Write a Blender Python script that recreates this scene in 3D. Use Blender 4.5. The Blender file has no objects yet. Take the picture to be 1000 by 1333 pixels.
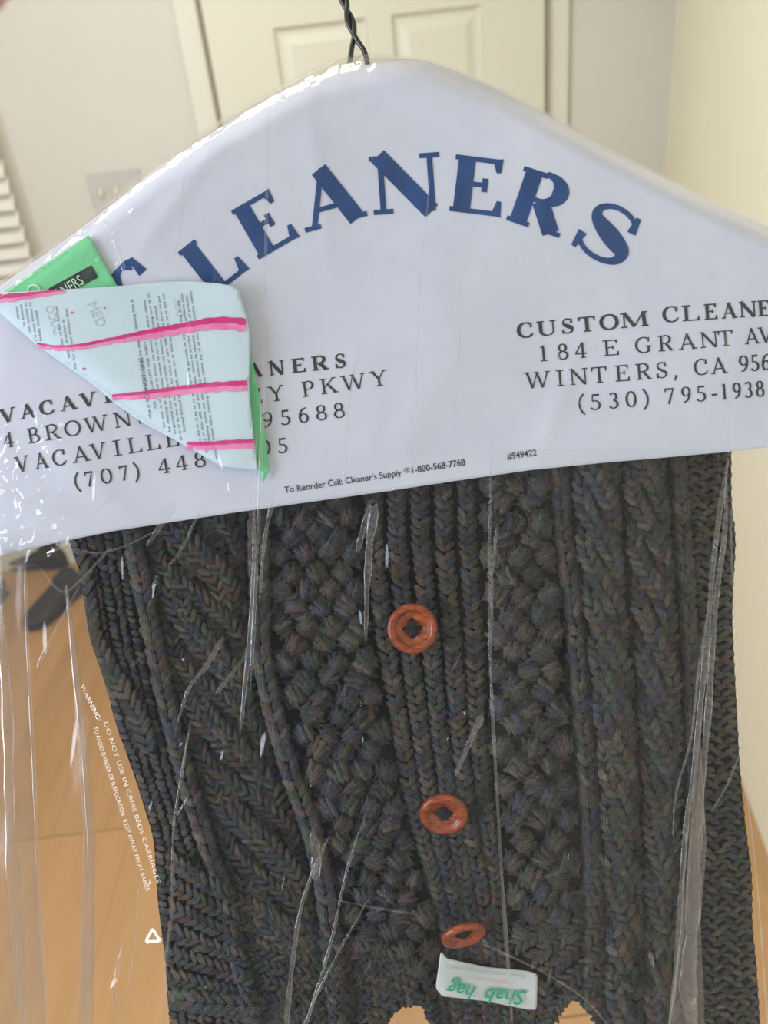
import bpy, math, random
import numpy as np
from mathutils import Matrix, Vector

random.seed(7); rng = np.random.default_rng(7)
scene = bpy.context.scene
COL = scene.collection
PI = math.pi

# ------------------------------------------------------------------ camera
W_IMG, H_IMG, F = 1000.0, 1333.0, 1000.0
CAM = np.array([0.0, 0.0, 1.45])
def nrm(v): v = np.array(v, float); return v / np.linalg.norm(v)
up_c = -nrm((207, -1788, -1000))                 # world up in camera axes (verticals converge downwards)
fw_c = np.array([0, 0, -1.0]); fw_c = nrm(fw_c - fw_c.dot(up_c) * up_c)
rt_c = np.cross(fw_c, up_c)
R = np.array([rt_c, fw_c, up_c])                 # camera axes -> world axes
cam_d = bpy.data.cameras.new('camera'); cam = bpy.data.objects.new('camera', cam_d); COL.objects.link(cam)
M = Matrix([[*R[0], CAM[0]], [*R[1], CAM[1]], [*R[2], CAM[2]], [0, 0, 0, 1]])
cam.matrix_world = M
cam_d.sensor_fit = 'VERTICAL'; cam_d.sensor_height = 36.0; cam_d.lens = 36.0 * F / H_IMG
cam_d.clip_start = 0.01
cam_d.dof.use_dof = True; cam_d.dof.focus_distance = 0.392; cam_d.dof.aperture_fstop = 9.0
scene.camera = cam

# ------------------------------------------------------------------ world, lights, exposure
world = bpy.data.worlds.new('world'); scene.world = world; world.use_nodes = True
world.node_tree.nodes['Background'].inputs[0].default_value = (0.75, 0.85, 1.0, 1)
world.node_tree.nodes['Background'].inputs[1].default_value = 0.6
scene.view_settings.view_transform = 'Standard'; scene.view_settings.look = 'None'
scene.view_settings.gamma = 1.0; scene.view_settings.use_curve_mapping = False
scene.view_settings.exposure = 0.0
scene.cycles.transparent_max_bounces = 24
scene.cycles.max_bounces = 8
scene.cycles.caustics_reflective = False; scene.cycles.caustics_refractive = False

def area(name, loc, target, sx, sy, power, color):
    d = bpy.data.lights.new(name, 'AREA'); d.shape = 'RECTANGLE'; d.size = sx; d.size_y = sy
    d.energy = power; d.color = color
    o = bpy.data.objects.new(name, d); COL.objects.link(o); o.location = loc
    o.rotation_euler = (Vector(target) - Vector(loc)).to_track_quat('-Z', 'Y').to_euler()
    return o
area('left_window_daylight', (-1.96, -0.5, 1.6), (0, -0.5, 1.6), 1.1, 1.2, 63, (0.78, 0.87, 1.03))
area('right_fill_light', (2.0, -0.9, 1.6), (0, -0.5, 1.5), 1.0, 1.2, 11, (0.82, 0.88, 1.0))  # added cool fill lamp; there is no window on this side
area('ceiling_lamp_light', (-0.55, 1.30, 2.40), (-0.55, 1.30, 0), 1.25, 1.25, 21, (1.0, 0.93, 0.82))

# ------------------------------------------------------------------ helpers
def ray(px, py):
    return R @ np.array([px - W_IMG / 2, -(py - H_IMG / 2), -F])
def on_y(px, py, Y):
    d = ray(px, py); return CAM + d * ((Y - CAM[1]) / d[1])
def on_z(px, py, Z):
    d = ray(px, py); return CAM + d * ((Z - CAM[2]) / d[2])

D0 = 0.42                                        # distance of the hanging garment's plane
def G(px, py, z):
    """garment frame: x right, y up along the garment, z out of it (metres)"""
    px = np.asarray(px, float); py = np.asarray(py, float); z = np.asarray(z, float)
    k = (D0 - z) / F
    return np.stack([(px - W_IMG / 2) * k, (H_IMG / 2 - py) * k, z + 0 * px], -1)
MG = M @ Matrix.Translation((0, 0, -D0))

def P(name, col, rough=0.6, spec=0.3, **kw):
    m = bpy.data.materials.new(name); m.use_nodes = True
    b = m.node_tree.nodes['Principled BSDF']
    b.inputs['Base Color'].default_value = (*col, 1); b.inputs['Roughness'].default_value = rough
    b.inputs['Specular IOR Level'].default_value = spec
    for k, v in kw.items(): b.inputs[k].default_value = v
    return m
def N(m, t, **kw):
    n = m.node_tree.nodes.new(t)
    for k, v in kw.items():
        if k in n.inputs: n.inputs[k].default_value = v
        else: setattr(n, k, v)
    return n
def lk(m, a, b): m.node_tree.links.new(a, b)
def bsdf(m): return m.node_tree.nodes['Principled BSDF']
def noisy(m, c0, c1, scale, bump=0.0, bdist=0.001, detail=6, coord='Object', stretch=(1, 1, 1), bscale=None):
    tc = N(m, 'ShaderNodeTexCoord'); mp = N(m, 'ShaderNodeMapping'); mp.inputs['Scale'].default_value = stretch
    lk(m, tc.outputs[coord], mp.inputs['Vector'])
    nz = N(m, 'ShaderNodeTexNoise', Scale=scale, Detail=detail); lk(m, mp.outputs[0], nz.inputs['Vector'])
    rp = N(m, 'ShaderNodeValToRGB'); rp.color_ramp.elements[0].color = (*c0, 1); rp.color_ramp.elements[1].color = (*c1, 1)
    rp.color_ramp.elements[0].position = .3; rp.color_ramp.elements[1].position = .7
    lk(m, nz.outputs['Fac'], rp.inputs[0]); lk(m, rp.outputs[0], bsdf(m).inputs['Base Color'])
    if bump:
        n2 = nz
        if bscale: n2 = N(m, 'ShaderNodeTexNoise', Scale=bscale, Detail=4); lk(m, mp.outputs[0], n2.inputs['Vector'])
        bp = N(m, 'ShaderNodeBump', Strength=bump, Distance=bdist); lk(m, n2.outputs['Fac'], bp.inputs['Height'])
        lk(m, bp.outputs[0], bsdf(m).inputs['Normal'])
    return m

def mesh(name, V, Fc, mat, parent=None, smooth=False, gframe=False, colors=None, uv=None):
    me = bpy.data.meshes.new(name)
    V = np.asarray(V, float).reshape(-1, 3)
    org = np.zeros(3)
    if gframe:
        org = np.array(parent['g0'][:]) if parent is not None else V.mean(0)
        V = V - org
    elif parent is not None and 'w0' in parent:
        V = V - np.array(parent['w0'][:])
    if isinstance(Fc, np.ndarray):
        n = Fc.shape[1]; nf = len(Fc)
        me.vertices.add(len(V)); me.vertices.foreach_set('co', V.ravel())
        me.loops.add(nf * n); me.loops.foreach_set('vertex_index', Fc.ravel().astype(np.int32))
        me.polygons.add(nf)
        me.polygons.foreach_set('loop_start', np.arange(0, nf * n, n, dtype=np.int32))
        me.update(calc_edges=True)
    else:
        me.from_pydata(V.tolist(), [], Fc)
    if colors is not None:
        a = me.color_attributes.new('yarn', 'FLOAT_COLOR', 'POINT')
        a.data.foreach_set('color', np.c_[colors, np.ones(len(colors))].ravel())
    if uv is not None:
        l = me.uv_layers.new(name='UVMap'); vi = np.empty(len(me.loops), np.int32)
        me.loops.foreach_get('vertex_index', vi); l.data.foreach_set('uv', uv[vi].ravel())
    if smooth: me.shade_smooth()
    me.materials.append(mat); me.validate(); me.update()
    o = bpy.data.objects.new(name, me); COL.objects.link(o)
    if parent is not None: o.parent = parent
    elif gframe:
        o.matrix_world = MG @ Matrix.Translation(Vector(org)); o['g0'] = org.tolist()
    return o
def tag(o, label=None, cat=None, group=None, kind=None):
    if label: o['label'] = label
    if cat: o['category'] = cat
    if group: o['group'] = group
    if kind: o['kind'] = kind
    return o
def g_thing(name, px, py, z, label, cat):
    o = bpy.data.objects.new(name, None); COL.objects.link(o); o.empty_display_size = .02
    g = G(px, py, z); o['g0'] = g.tolist(); o.matrix_world = MG @ Matrix.Translation(Vector(g))
    return tag(o, label, cat)
def w_thing(name, loc, label, cat):
    o = bpy.data.objects.new(name, None); COL.objects.link(o); o.location = loc; o['w0'] = [float(c) for c in loc]
    return tag(o, label, cat)

class MB:
    def __init__(s): s.v = []; s.f = []
    def add(s, V, Fc):
        b = len(s.v); s.v += [tuple(map(float, p)) for p in V]; s.f += [tuple(int(i) + b for i in f) for f in Fc]; return s
    def box(s, a, b, bev=0.0):
        x0, y0, z0 = np.minimum(a, b); x1, y1, z1 = np.maximum(a, b)
        if bev <= 0:
            return s.add([(x0, y0, z0), (x1, y0, z0), (x1, y1, z0), (x0, y1, z0), (x0, y0, z1), (x1, y0, z1), (x1, y1, z1), (x0, y1, z1)],
                  [(0, 3, 2, 1), (4, 5, 6, 7), (0, 1, 5, 4), (1, 2, 6, 5), (2, 3, 7, 6), (3, 0, 4, 7)])
        import bmesh
        bm = bmesh.new(); bmesh.ops.create_cube(bm, size=1)
        for v in bm.verts: v.co = Vector(((x0 + x1) / 2 + v.co.x * (x1 - x0), (y0 + y1) / 2 + v.co.y * (y1 - y0), (z0 + z1) / 2 + v.co.z * (z1 - z0)))
        bmesh.ops.bevel(bm, geom=list(bm.edges), offset=bev, segments=2, affect='EDGES')
        bm.verts.index_update()
        s.add([v.co[:] for v in bm.verts], [[v.index for v in f.verts] for f in bm.faces]); bm.free(); return s
    def tube(s, pts, rad, n=10, flat=1.0):
        pts = np.asarray(pts, float); m = len(pts)
        rad = np.broadcast_to(np.asarray(rad, float), (m,))
        T = np.gradient(pts, axis=0); T /= np.linalg.norm(T, axis=1)[:, None]
        ref = np.array([0, 0, 1.0]) if abs(T[0][2]) < .9 else np.array([1.0, 0, 0])
        V = []
        for i in range(m):
            a = np.cross(T[i], ref); a /= np.linalg.norm(a); b = np.cross(T[i], a); ref = -b if False else ref
            for k in range(n):
                t = 2 * PI * k / n; V.append(pts[i] + rad[i] * (math.cos(t) * a + flat * math.sin(t) * b))
        Fc = [(i * n + k, i * n + (k + 1) % n, (i + 1) * n + (k + 1) % n, (i + 1) * n + k) for i in range(m - 1) for k in range(n)]
        Fc += [tuple(range(n))[::-1], tuple((m - 1) * n + k for k in range(n))]
        return s.add(V, Fc)
    def build(s, name, mat, parent=None, smooth=False, gframe=False):
        return mesh(name, s.v, s.f, mat, parent, smooth, gframe)

def interp(pl, t):
    a = np.array(pl, float); return np.interp(t, a[:, 0], a[:, 1])
def smooth_poly(pts, step=4.0):
    """Catmull-Rom through 2D/3D points"""
    p = np.array(pts, float); q = np.vstack([2 * p[0] - p[1], p, 2 * p[-1] - p[-2]]); out = []
    for i in range(1, len(q) - 2):
        n = max(2, int(np.linalg.norm((q[i + 1] - q[i])[:2]) / step))
        for k in range(n):
            t = k / n
            out.append(.5 * ((2 * q[i]) + (-q[i - 1] + q[i + 1]) * t + (2 * q[i - 1] - 5 * q[i] + 4 * q[i + 1] - q[i + 2]) * t * t + (-q[i - 1] + 3 * q[i] - 3 * q[i + 1] + q[i + 2]) * t ** 3))
    out.append(p[-1]); return np.array(out)
def inside(px, py, poly):
    px = np.asarray(px); py = np.asarray(py); r = np.zeros(px.shape, bool); n = len(poly)
    for i in range(n):
        x0, y0 = poly[i]; x1, y1 = poly[(i + 1) % n]
        if y0 == y1: continue
        c = ((y0 > py) != (y1 > py)) & (px < (x1 - x0) * (py - y0) / (y1 - y0) + x0); r ^= c
    return r

# ------------------------------------------------------------------ materials
m_wall = noisy(P('wall_paint', (.70, .65, .56), .75, .2), (.635, .63, .585), (.665, .66, .615), 3.0, .12, .002, bscale=90)
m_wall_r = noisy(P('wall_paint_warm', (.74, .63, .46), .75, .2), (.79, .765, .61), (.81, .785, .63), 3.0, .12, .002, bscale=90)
m_ceil = P('ceiling_paint', (.78, .74, .66), .8, .2)
m_door = P('door_paint', (.70, .70, .60), .4, .4)
m_trim = P('trim_paint', (.73, .725, .64), .35, .4)
m_gap = P('door_gap_shade', (.27, .24, .18), .8, .1)  # dark colour stands in for the shade in the door gap
m_plate = P('switch_plate_plastic', (.50, .49, .47), .35, .5)
m_toggle = P('toggle_plastic', (.82, .72, .50), .3, .5)
m_blind = P('blind_slat_paint', (.86, .85, .82), .4, .4)
m_glass = P('window_glass', (.8, .85, .9), .05, .5)
m_shoe = noisy(P('black_shoe_leather', (.02, .018, .016), .5, .3), (.014, .013, .012), (.025, .022, .02), 40, .1)
m_sole = P('shoe_sole_rubber', (.02, .02, .02), .7, .2)
m_wire = P('black_hanger_wire', (.025, .03, .026), .32, .6, Metallic=.4)
def wood_floor():
    m = P('orange_oak_plank', (.5, .25, .09), .38, .4)
    tc = N(m, 'ShaderNodeTexCoord'); mp = N(m, 'ShaderNodeMapping'); mp.inputs['Scale'].default_value = (14, 1.1, 14)
    lk(m, tc.outputs['Object'], mp.inputs['Vector'])
    oi = N(m, 'ShaderNodeObjectInfo'); ad = N(m, 'ShaderNodeVectorMath', operation='ADD'); lk(m, mp.outputs[0], ad.inputs[0])
    sc_ = N(m, 'ShaderNodeVectorMath', operation='SCALE'); sc_.inputs['Scale'].default_value = 30
    cb = N(m, 'ShaderNodeCombineXYZ'); lk(m, oi.outputs['Random'], cb.inputs[0]); lk(m, oi.outputs['Random'], cb.inputs[1]); lk(m, cb.outputs[0], sc_.inputs[0]); lk(m, sc_.outputs[0], ad.inputs[1])
    nz = N(m, 'ShaderNodeTexNoise', Scale=2.2, Detail=8, Roughness=.6); lk(m, ad.outputs[0], nz.inputs['Vector'])
    rp = N(m, 'ShaderNodeValToRGB'); e = rp.color_ramp.elements
    e[0].position = .3; e[0].color = (.43, .225, .080, 1); e[1].position = .72; e[1].color = (.51, .285, .110, 1)
    lk(m, nz.outputs['Fac'], rp.inputs[0])
    hs = N(m, 'ShaderNodeHueSaturation'); mr = N(m, 'ShaderNodeMapRange'); mr.inputs[3].default_value = .92; mr.inputs[4].default_value = 1.08
    lk(m, oi.outputs['Random'], mr.inputs[0]); lk(m, mr.outputs[0], hs.inputs['Value']); lk(m, rp.outputs[0], hs.inputs['Color'])
    lk(m, hs.outputs[0], bsdf(m).inputs['Base Color'])
    return m
m_plank = wood_floor(); m_sub = P('dark_subfloor', (.12, .06, .03), .9, .1)

def paper_mat(name, c0, c1, rough=.62):
    m = P(name, c0, rough, .25)
    tc = N(m, 'ShaderNodeTexCoord'); nz = N(m, 'ShaderNodeTexNoise', Scale=22, Detail=8, Roughness=.65); lk(m, tc.outputs['Object'], nz.inputs['Vector'])
    rp = N(m, 'ShaderNodeValToRGB'); rp.color_ramp.elements[0].position = .35; rp.color_ramp.elements[1].position = .68
    rp.color_ramp.elements[0].color = (*c0, 1); rp.color_ramp.elements[1].color = (*c1, 1)
    lk(m, nz.outputs['Fac'], rp.inputs[0]); lk(m, rp.outputs[0], bsdf(m).inputs['Base Color'])
    n2 = N(m, 'ShaderNodeTexNoise', Scale=600, Detail=3); lk(m, tc.outputs['Object'], n2.inputs['Vector'])
    bp = N(m, 'ShaderNodeBump', Strength=.15, Distance=.0002); lk(m, n2.outputs['Fac'], bp.inputs['Height']); lk(m, bp.outputs[0], bsdf(m).inputs['Normal'])
    return m
m_cape = paper_mat('white_paper', (.575, .60, .715), (.635, .66, .765))
m_ticket = paper_mat('pale_blue_paper', (.56, .70, .78), (.60, .74, .82))
m_green = paper_mat('green_card', (.16, .58, .28), (.19, .64, .32), .5)
m_navy = noisy(P('navy_print', (.018, .06, .20), .55, .2), (.014, .050, .165), (.022, .075, .235), 60)
m_ink = P('dark_print', (.045, .04, .045), .6, .2)
m_ink2 = P('small_black_print', (.03, .028, .035), .6, .2)
m_ghost = P('grey_form_print', (.16, .18, .22), .6, .2)
m_ghost2 = P('faint_form_print', (.43, .55, .62), .6, .2)
m_mag = noisy(P('magenta_marker', (.62, .03, .22), .5, .3), (.55, .02, .18), (.72, .05, .27), 90)
m_pink = noisy(P('pink_marker', (.85, .18, .42), .5, .3), (.80, .16, .40), (.88, .34, .55), 120)
m_black = noisy(P('black_print_box', (.02, .035, .03), .6, .2), (.015, .025, .02), (.03, .05, .04), 60)
m_tagink = P('pale_green_print', (.50, .80, .58), .6, .2)
m_label = noisy(P('white_satin_label', (.72, .74, .74), .45, .4), (.50, .53, .54), (.60, .63, .64), 30, .2, .0004, bscale=900, stretch=(1, 4, 1))
m_lgreen = P('green_label_thread', (.02, .38, .20), .6, .2)
m_lgrey = P('grey_green_label_thread', (.30, .44, .42), .6, .2)
m_lorange = P('orange_label_thread', (.75, .55, .30), .6, .2)

def button_mat():
    m = P('red_brown_wood', (.36, .07, .02), .35, .5)
    tc = N(m, 'ShaderNodeTexCoord'); mp = N(m, 'ShaderNodeMapping'); mp.inputs['Scale'].default_value = (1, 3.2, 1)
    lk(m, tc.outputs['Object'], mp.inputs['Vector'])
    nz = N(m, 'ShaderNodeTexNoise', Scale=160, Detail=6, Distortion=1.2); lk(m, mp.outputs[0], nz.inputs['Vector'])
    rp = N(m, 'ShaderNodeValToRGB'); e = rp.color_ramp.elements
    e[0].position = .35; e[0].color = (.15, .022, .008, 1); e[1].position = .7; e[1].color = (.46, .10, .022, 1)
    lk(m, nz.outputs['Fac'], rp.inputs[0]); lk(m, rp.outputs[0], bsdf(m).inputs['Base Color'])
    return m
m_button = button_mat()

def yarn_mat():
    m = P('tweed_yarn', (.05, .05, .05), .9, .12)
    at = N(m, 'ShaderNodeAttribute', attribute_name='yarn')
    tc = N(m, 'ShaderNodeTexCoord'); nz = N(m, 'ShaderNodeTexNoise', Scale=420, Detail=4); lk(m, tc.outputs['Object'], nz.inputs['Vector'])
    mr = N(m, 'ShaderNodeMapRange'); mr.inputs[1].default_value = .3; mr.inputs[2].default_value = .7; mr.inputs[3].default_value = .62; mr.inputs[4].default_value = 1.45
    lk(m, nz.outputs['Fac'], mr.inputs[0])
    mx = N(m, 'ShaderNodeVectorMath', operation='SCALE'); lk(m, at.outputs['Color'], mx.inputs[0]); lk(m, mr.outputs[0], mx.inputs['Scale'])
    lk(m, mx.outputs[0], bsdf(m).inputs['Base Color'])
    uv = N(m, 'ShaderNodeUVMap'); mp = N(m, 'ShaderNodeMapping'); mp.inputs['Scale'].default_value = (1, 1, 1); lk(m, uv.outputs[0], mp.inputs['Vector'])
    wv = N(m, 'ShaderNodeTexWave', Scale=1.5, Distortion=1.0, Detail=2); wv.wave_type = 'BANDS'; wv.bands_direction = 'DIAGONAL'; lk(m, mp.outputs[0], wv.inputs['Vector'])
    bp = N(m, 'ShaderNodeBump', Strength=1.0, Distance=.0011); lk(m, wv.outputs['Fac'], bp.inputs['Height'])
    n2 = N(m, 'ShaderNodeTexNoise', Scale=3500, Detail=3); lk(m, tc.outputs['Object'], n2.inputs['Vector'])
    b2 = N(m, 'ShaderNodeBump', Strength=.5, Distance=.0002); lk(m, n2.outputs['Fac'], b2.inputs['Height']); lk(m, bp.outputs[0], b2.inputs['Normal'])
    lk(m, b2.outputs[0], bsdf(m).inputs['Normal'])
    bsdf(m).inputs['Sheen Weight'].default_value = .05; bsdf(m).inputs['Sheen Roughness'].default_value = .6
    return m
m_yarn = yarn_mat(); m_cloth = noisy(P('shaded_knit_ground', (.02, .02, .02), .95, .05), (.005, .005, .006), (.012, .011, .010), 300, .6, .0006)  # ground far darker than the yarn, painting shade into the stitch grooves

def film_mat(name, haze, spec_mul=1.0, rough=.06, bump=.25, hazecol=(.86, .88, .95)):
    m = bpy.data.materials.new(name); m.use_nodes = True; nt = m.node_tree; nt.nodes.remove(bsdf(m)); out = nt.nodes['Material Output']
    tr = N(m, 'ShaderNodeBsdfTransparent'); tr.inputs[0].default_value = (.975, .975, .972, 1)
    df = N(m, 'ShaderNodeBsdfDiffuse'); df.inputs[0].default_value = (*hazecol, 1)
    tl = N(m, 'ShaderNodeBsdfTranslucent'); tl.inputs[0].default_value = (*hazecol, 1)
    dm = N(m, 'ShaderNodeMixShader'); dm.inputs[0].default_value = .45; lk(m, df.outputs[0], dm.inputs[1]); lk(m, tl.outputs[0], dm.inputs[2])
    mh = N(m, 'ShaderNodeMixShader'); lk(m, tr.outputs[0], mh.inputs[1]); lk(m, dm.outputs[0], mh.inputs[2])
    tc = N(m, 'ShaderNodeTexCoord'); mp = N(m, 'ShaderNodeMapping'); mp.inputs['Scale'].default_value = (1, .35, 1); lk(m, tc.outputs['Object'], mp.inputs['Vector'])
    nz = N(m, 'ShaderNodeTexNoise', Scale=28, Detail=5); lk(m, mp.outputs[0], nz.inputs['Vector'])
    mr = N(m, 'ShaderNodeMapRange'); mr.inputs[1].default_value = .35; mr.inputs[2].default_value = .7; mr.inputs[3].default_value = haze * .7; mr.inputs[4].default_value = haze * 1.4
    lk(m, nz.outputs['Fac'], mr.inputs[0]); lk(m, mr.outputs[0], mh.inputs[0])
    gl = N(m, 'ShaderNodeBsdfGlossy', Roughness=rough); gl.inputs[0].default_value = (1, 1, 1, 1)
    fr = N(m, 'ShaderNodeFresnel', IOR=1.42); ml = N(m, 'ShaderNodeMath', operation='MULTIPLY_ADD', use_clamp=True); ml.inputs[1].default_value = 1.7 * spec_mul; ml.inputs[2].default_value = -.034 * spec_mul
    lk(m, fr.outputs[0], ml.inputs[0]); mn = N(m, 'ShaderNodeMath', operation='MINIMUM'); mn.inputs[1].default_value = .22; lk(m, ml.outputs[0], mn.inputs[0])
    n2 = N(m, 'ShaderNodeTexNoise', Scale=110, Detail=3, Distortion=.6); lk(m, mp.outputs[0], n2.inputs['Vector'])
    bp = N(m, 'ShaderNodeBump', Strength=bump, Distance=.001); lk(m, n2.outputs['Fac'], bp.inputs['Height'])
    lk(m, bp.outputs[0], gl.inputs['Normal'])
    fx = N(m, 'ShaderNodeMixShader'); lk(m, mn.outputs[0], fx.inputs[0]); lk(m, mh.outputs[0], fx.inputs[1]); lk(m, gl.outputs[0], fx.inputs[2])
    lk(m, fx.outputs[0], out.inputs[0])
    return m
m_film = film_mat('clear_garment_film', .012, .95, .05, .07)
m_film_back = film_mat('clear_garment_film_back', .03, .6, .15)
m_fold = film_mat('folded_garment_film', .06, .8, .10, .5, (.70, .67, .64))
m_over = film_mat('overlapping_garment_film', .006, .03, .12, .4, (.75, .72, .70))
m_grey = film_mat('bunched_garment_film', .30, .5, .15, .4, (.44, .38, .33))  # haze colour darkened to stand in for dark reflections on bunched film
m_bagprint = P('white_bag_print', (.88, .86, .82), .6, .2)

# ------------------------------------------------------------------ room
YW = 2.5; ZC = 2.45; XL = -2.0; YR = -2.5
def struct(o): o['kind'] = 'structure'; return o
cbase = on_y(870, 644, YW)                        # foot of the corner on the right
cdir = on_z(1000, 960, 0) - on_z(868, 644, 0); cdir[2] = 0; cdir = nrm(cdir)
XR = float(on_y(870, 140, YW)[0])
b_ = MB().box((XL - .1, YW, 0), (XR + .15, YW + .1, ZC)); struct(b_.build('wall_back', m_wall))
p0 = np.array([XR, YW, 0]); L_ = (YW - YR) / -cdir[1]; p1 = p0 + cdir * L_; nn = np.array([-cdir[1], cdir[0], 0]) * .1
if nn[0] < 0: nn = -nn
V = [p0, p1, p1 + nn, p0 + nn]; V = V + [v + np.array([0, 0, ZC]) for v in V]
struct(mesh('wall_right', V, [(0, 1, 5, 4), (1, 2, 6, 5), (2, 3, 7, 6), (3, 0, 4, 7), (0, 3, 2, 1), (4, 5, 6, 7)], m_wall_r))
XE = float(max(p1[0], XR)) + .2
mb = MB()                                         # left wall with a window opening
for a, b in (((-2.1, YR, 0), (XL, -1.05, ZC)), ((-2.1, .05, 0), (XL, YW, ZC)), ((-2.1, -1.05, 0), (XL, .05, 1.0)), ((-2.1, -1.05, 2.2), (XL, .05, ZC))): mb.box(a, b)
struct(mb.build('wall_left', m_wall))
mb = MB()
for a, b in (((XL, YR - .1, 0), (-1.65, YR, ZC)), ((-.15, YR - .1, 0), (XE, YR, ZC)), ((-1.65, YR - .1, 0), (-.15, YR, .9)), ((-1.65, YR - .1, 2.2), (-.15, YR, ZC))): mb.box(a, b)
struct(mb.build('wall_rear', m_wall))
struct(MB().box((XL - .1, YR - .1, ZC), (XE, YW + .1, ZC + .08)).build('ceiling', m_ceil))
for nm, pts in (('window_2', ((-1.65, -.15), YR)), ):
    (x0, x1), y = pts; mb = MB()
    for xx in (x0, (x0 + x1) / 2, x1): mb.box((xx - .025, y - .08, .9), (xx + .025, y + .02, 2.2))
    for zz in (.9, 1.55, 2.2): mb.box((x0, y - .08, zz - .025), (x1, y + .02, zz + .025))
    struct(mb.build(nm, m_trim))
mb = MB()
for yy in (-1.05, -.5, .05): mb.box((-2.08, yy - .025, 1.0), (-1.98, yy + .025, 2.2))
for zz in (1.0, 1.6, 2.2): mb.box((-2.08, -1.05, zz - .025), (-1.98, .05, zz + .025))
struct(mb.build('window_3', m_trim))

# floor: planks running away from the camera
floor = struct(MB().box((XL - .1, YR - .1, -.06), (XE, YW + .1, -.012)).build('floor', m_sub))
pw = .19; seam_y = float(on_z(60, 1090, 0)[1]); seam_x = float(on_z(60, 1090, 0)[0])
col0 = int(math.floor((seam_x - XL) / pw)); pk = None; k = 0
x = XL; ci = 0
while x < XE - .05:
    y = YR - ((ci * .47) % 1.2)
    offs = (seam_y - YR) % 1.2
    if ci in (col0, col0 + 1): y = YR + offs - 1.2
    while y < YW:
        y0 = max(y, YR); y1 = min(y + 1.2, YW)
        if y1 - y0 > .05 and (y1 > .2):
            o = MB().box((-pw / 2 + .0003, -(y1 - y0) / 2 + .0015, -.012), (pw / 2 - .0003, (y1 - y0) / 2 - .0015, 0), .0003).build('floor_plank', m_plank, floor)
            o.location = (x + pw / 2, (y0 + y1) / 2, 0)
        y += 1.2
    x += pw; ci += 1
struct(MB().box((XL, YR, -.012), (XE, .2, 0)).build('floor_near', m_plank))

# door with casing
def wx(px, py): return float(on_y(px, py, YW)[0])
def wz(px, py): return float(on_y(px, py, YW)[2])
dx0 = wx(270, 40); dx1 = wx(705, 40); dtop = 2.06
door = struct(MB().box((dx0, YW - .035, .01), (dx1, YW - .001, dtop)).build('door_1', m_door))
px0, px1 = wx(357, 45), wx(478, 45); qx0, qx1 = wx(510, 45), wx(625, 45); ptop = wz(560, 14)
def door_panel(x0, x1, z0, z1):
    yb = YW - .035
    mb = MB()                                     # recessed moulding ring then raised field
    rings = [(0, 0.0005), (.010, .012), (.022, .012), (.045, .004)]
    vs = []
    for ins, dep in rings:
        vs += [(x0 + ins, yb - .0015 + dep - .012 * 0, z0 + ins), (x1 - ins, yb - .0015 + dep, z0 + ins), (x1 - ins, yb - .0015 + dep, z1 - ins), (x0 + ins, yb - .0015 + dep, z1 - ins)]
    fs = []
    for r_ in range(len(rings) - 1):
        for k_ in range(4): fs.append((r_ * 4 + k_, r_ * 4 + (k_ + 1) % 4, r_ * 4 + 4 + (k_ + 1) % 4, r_ * 4 + 4 + k_))
    n_ = (len(rings) - 1) * 4; fs.append((n_, n_ + 1, n_ + 2, n_ + 3))
    return vs, fs
# slab is rebuilt with openings so that the panels are really sunk
bpy.data.objects.remove(door)
mb = MB(); zs = [(.16, .78), (.92, ptop), (ptop + .11, 1.95)]
yb = YW - .035
xs = [dx0, px0, px1, qx0, qx1, dx1]
for i in (0, 2, 4): mb.box((xs[i], yb, .01), (xs[i + 1], YW - .001, dtop))
zz = [.01] + [c for z in zs for c in z] + [dtop]
for i in (1, 3):
    for j in range(0, 8, 2): mb.box((xs[i], yb, zz[j]), (xs[i + 1], YW - .001, zz[j + 1]))
door = struct(mb.build('door_1', m_door)); door['w0'] = [0, 0, 0]
for i in (1, 3):
    for z0, z1 in zs:
        v, f = door_panel(xs[i], xs[i + 1], z0, z1); mesh('door_panel', v, f, m_door, door)
# knob
mb = MB(); kx, kz = dx0 + .07, .95
prof = [(.0, .001), (.030, .001), (.030, .008), (.012, .012), (.012, .04), (.026, .05), (.028, .062), (.018, .074), (0.001, .077)]
vs = [(kx + r * math.cos(2 * PI * k / 20), yb - d, kz + r * math.sin(2 * PI * k / 20)) for r, d in prof for k in range(20)]
fs = [(i * 20 + k, i * 20 + (k + 1) % 20, (i + 1) * 20 + (k + 1) % 20, (i + 1) * 20 + k) for i in range(len(prof) - 1) for k in range(20)]
mesh('door_knob', vs, fs, P('brushed_nickel', (.5, .48, .44), .3, .5, Metallic=1.0), door, True)
struct(MB().box((dx0 - .014, YW - .036, 0), (dx0 - .0005, YW - .0005, dtop + .01)).build('trim_1', m_gap))  # painted strips for the shaded gaps either side of the door
struct(MB().box((dx1 + .0005, YW - .036, 0), (dx1 + .010, YW - .0005, dtop + .01)).build('trim_2', m_gap))
cw = .065
for i, (a, b) in enumerate(((dx0 - .012 - cw, dx0 - .012), (dx1 + .010, dx1 + .010 + cw))):
    mb = MB().box((a, YW - .018, 0), (b, YW - .0004, dtop + .07), .004)
    inner = b if i == 0 else a
    mb.box((inner - .012, YW - .026, 0), (inner + .012, YW - .012, dtop + .02), .004)
    struct(mb.build('trim_%d' % (3 + i), m_trim))
struct(MB().box((dx0 - .012, YW - .018, dtop + .004), (dx1 + .010, YW - .0004, dtop + .07), .004).build('trim_5', m_trim))
bl = MB().box((XL, YW - .014, 0), (dx0 - .012 - cw - .001, YW, .09), .004); struct(bl.build('baseboard_left', m_trim))
bl = MB().box((dx1 + .010 + cw + .001, YW - .014, 0), (XR - .002, YW, .09), .004); struct(bl.build('baseboard_back', m_trim))

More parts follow.
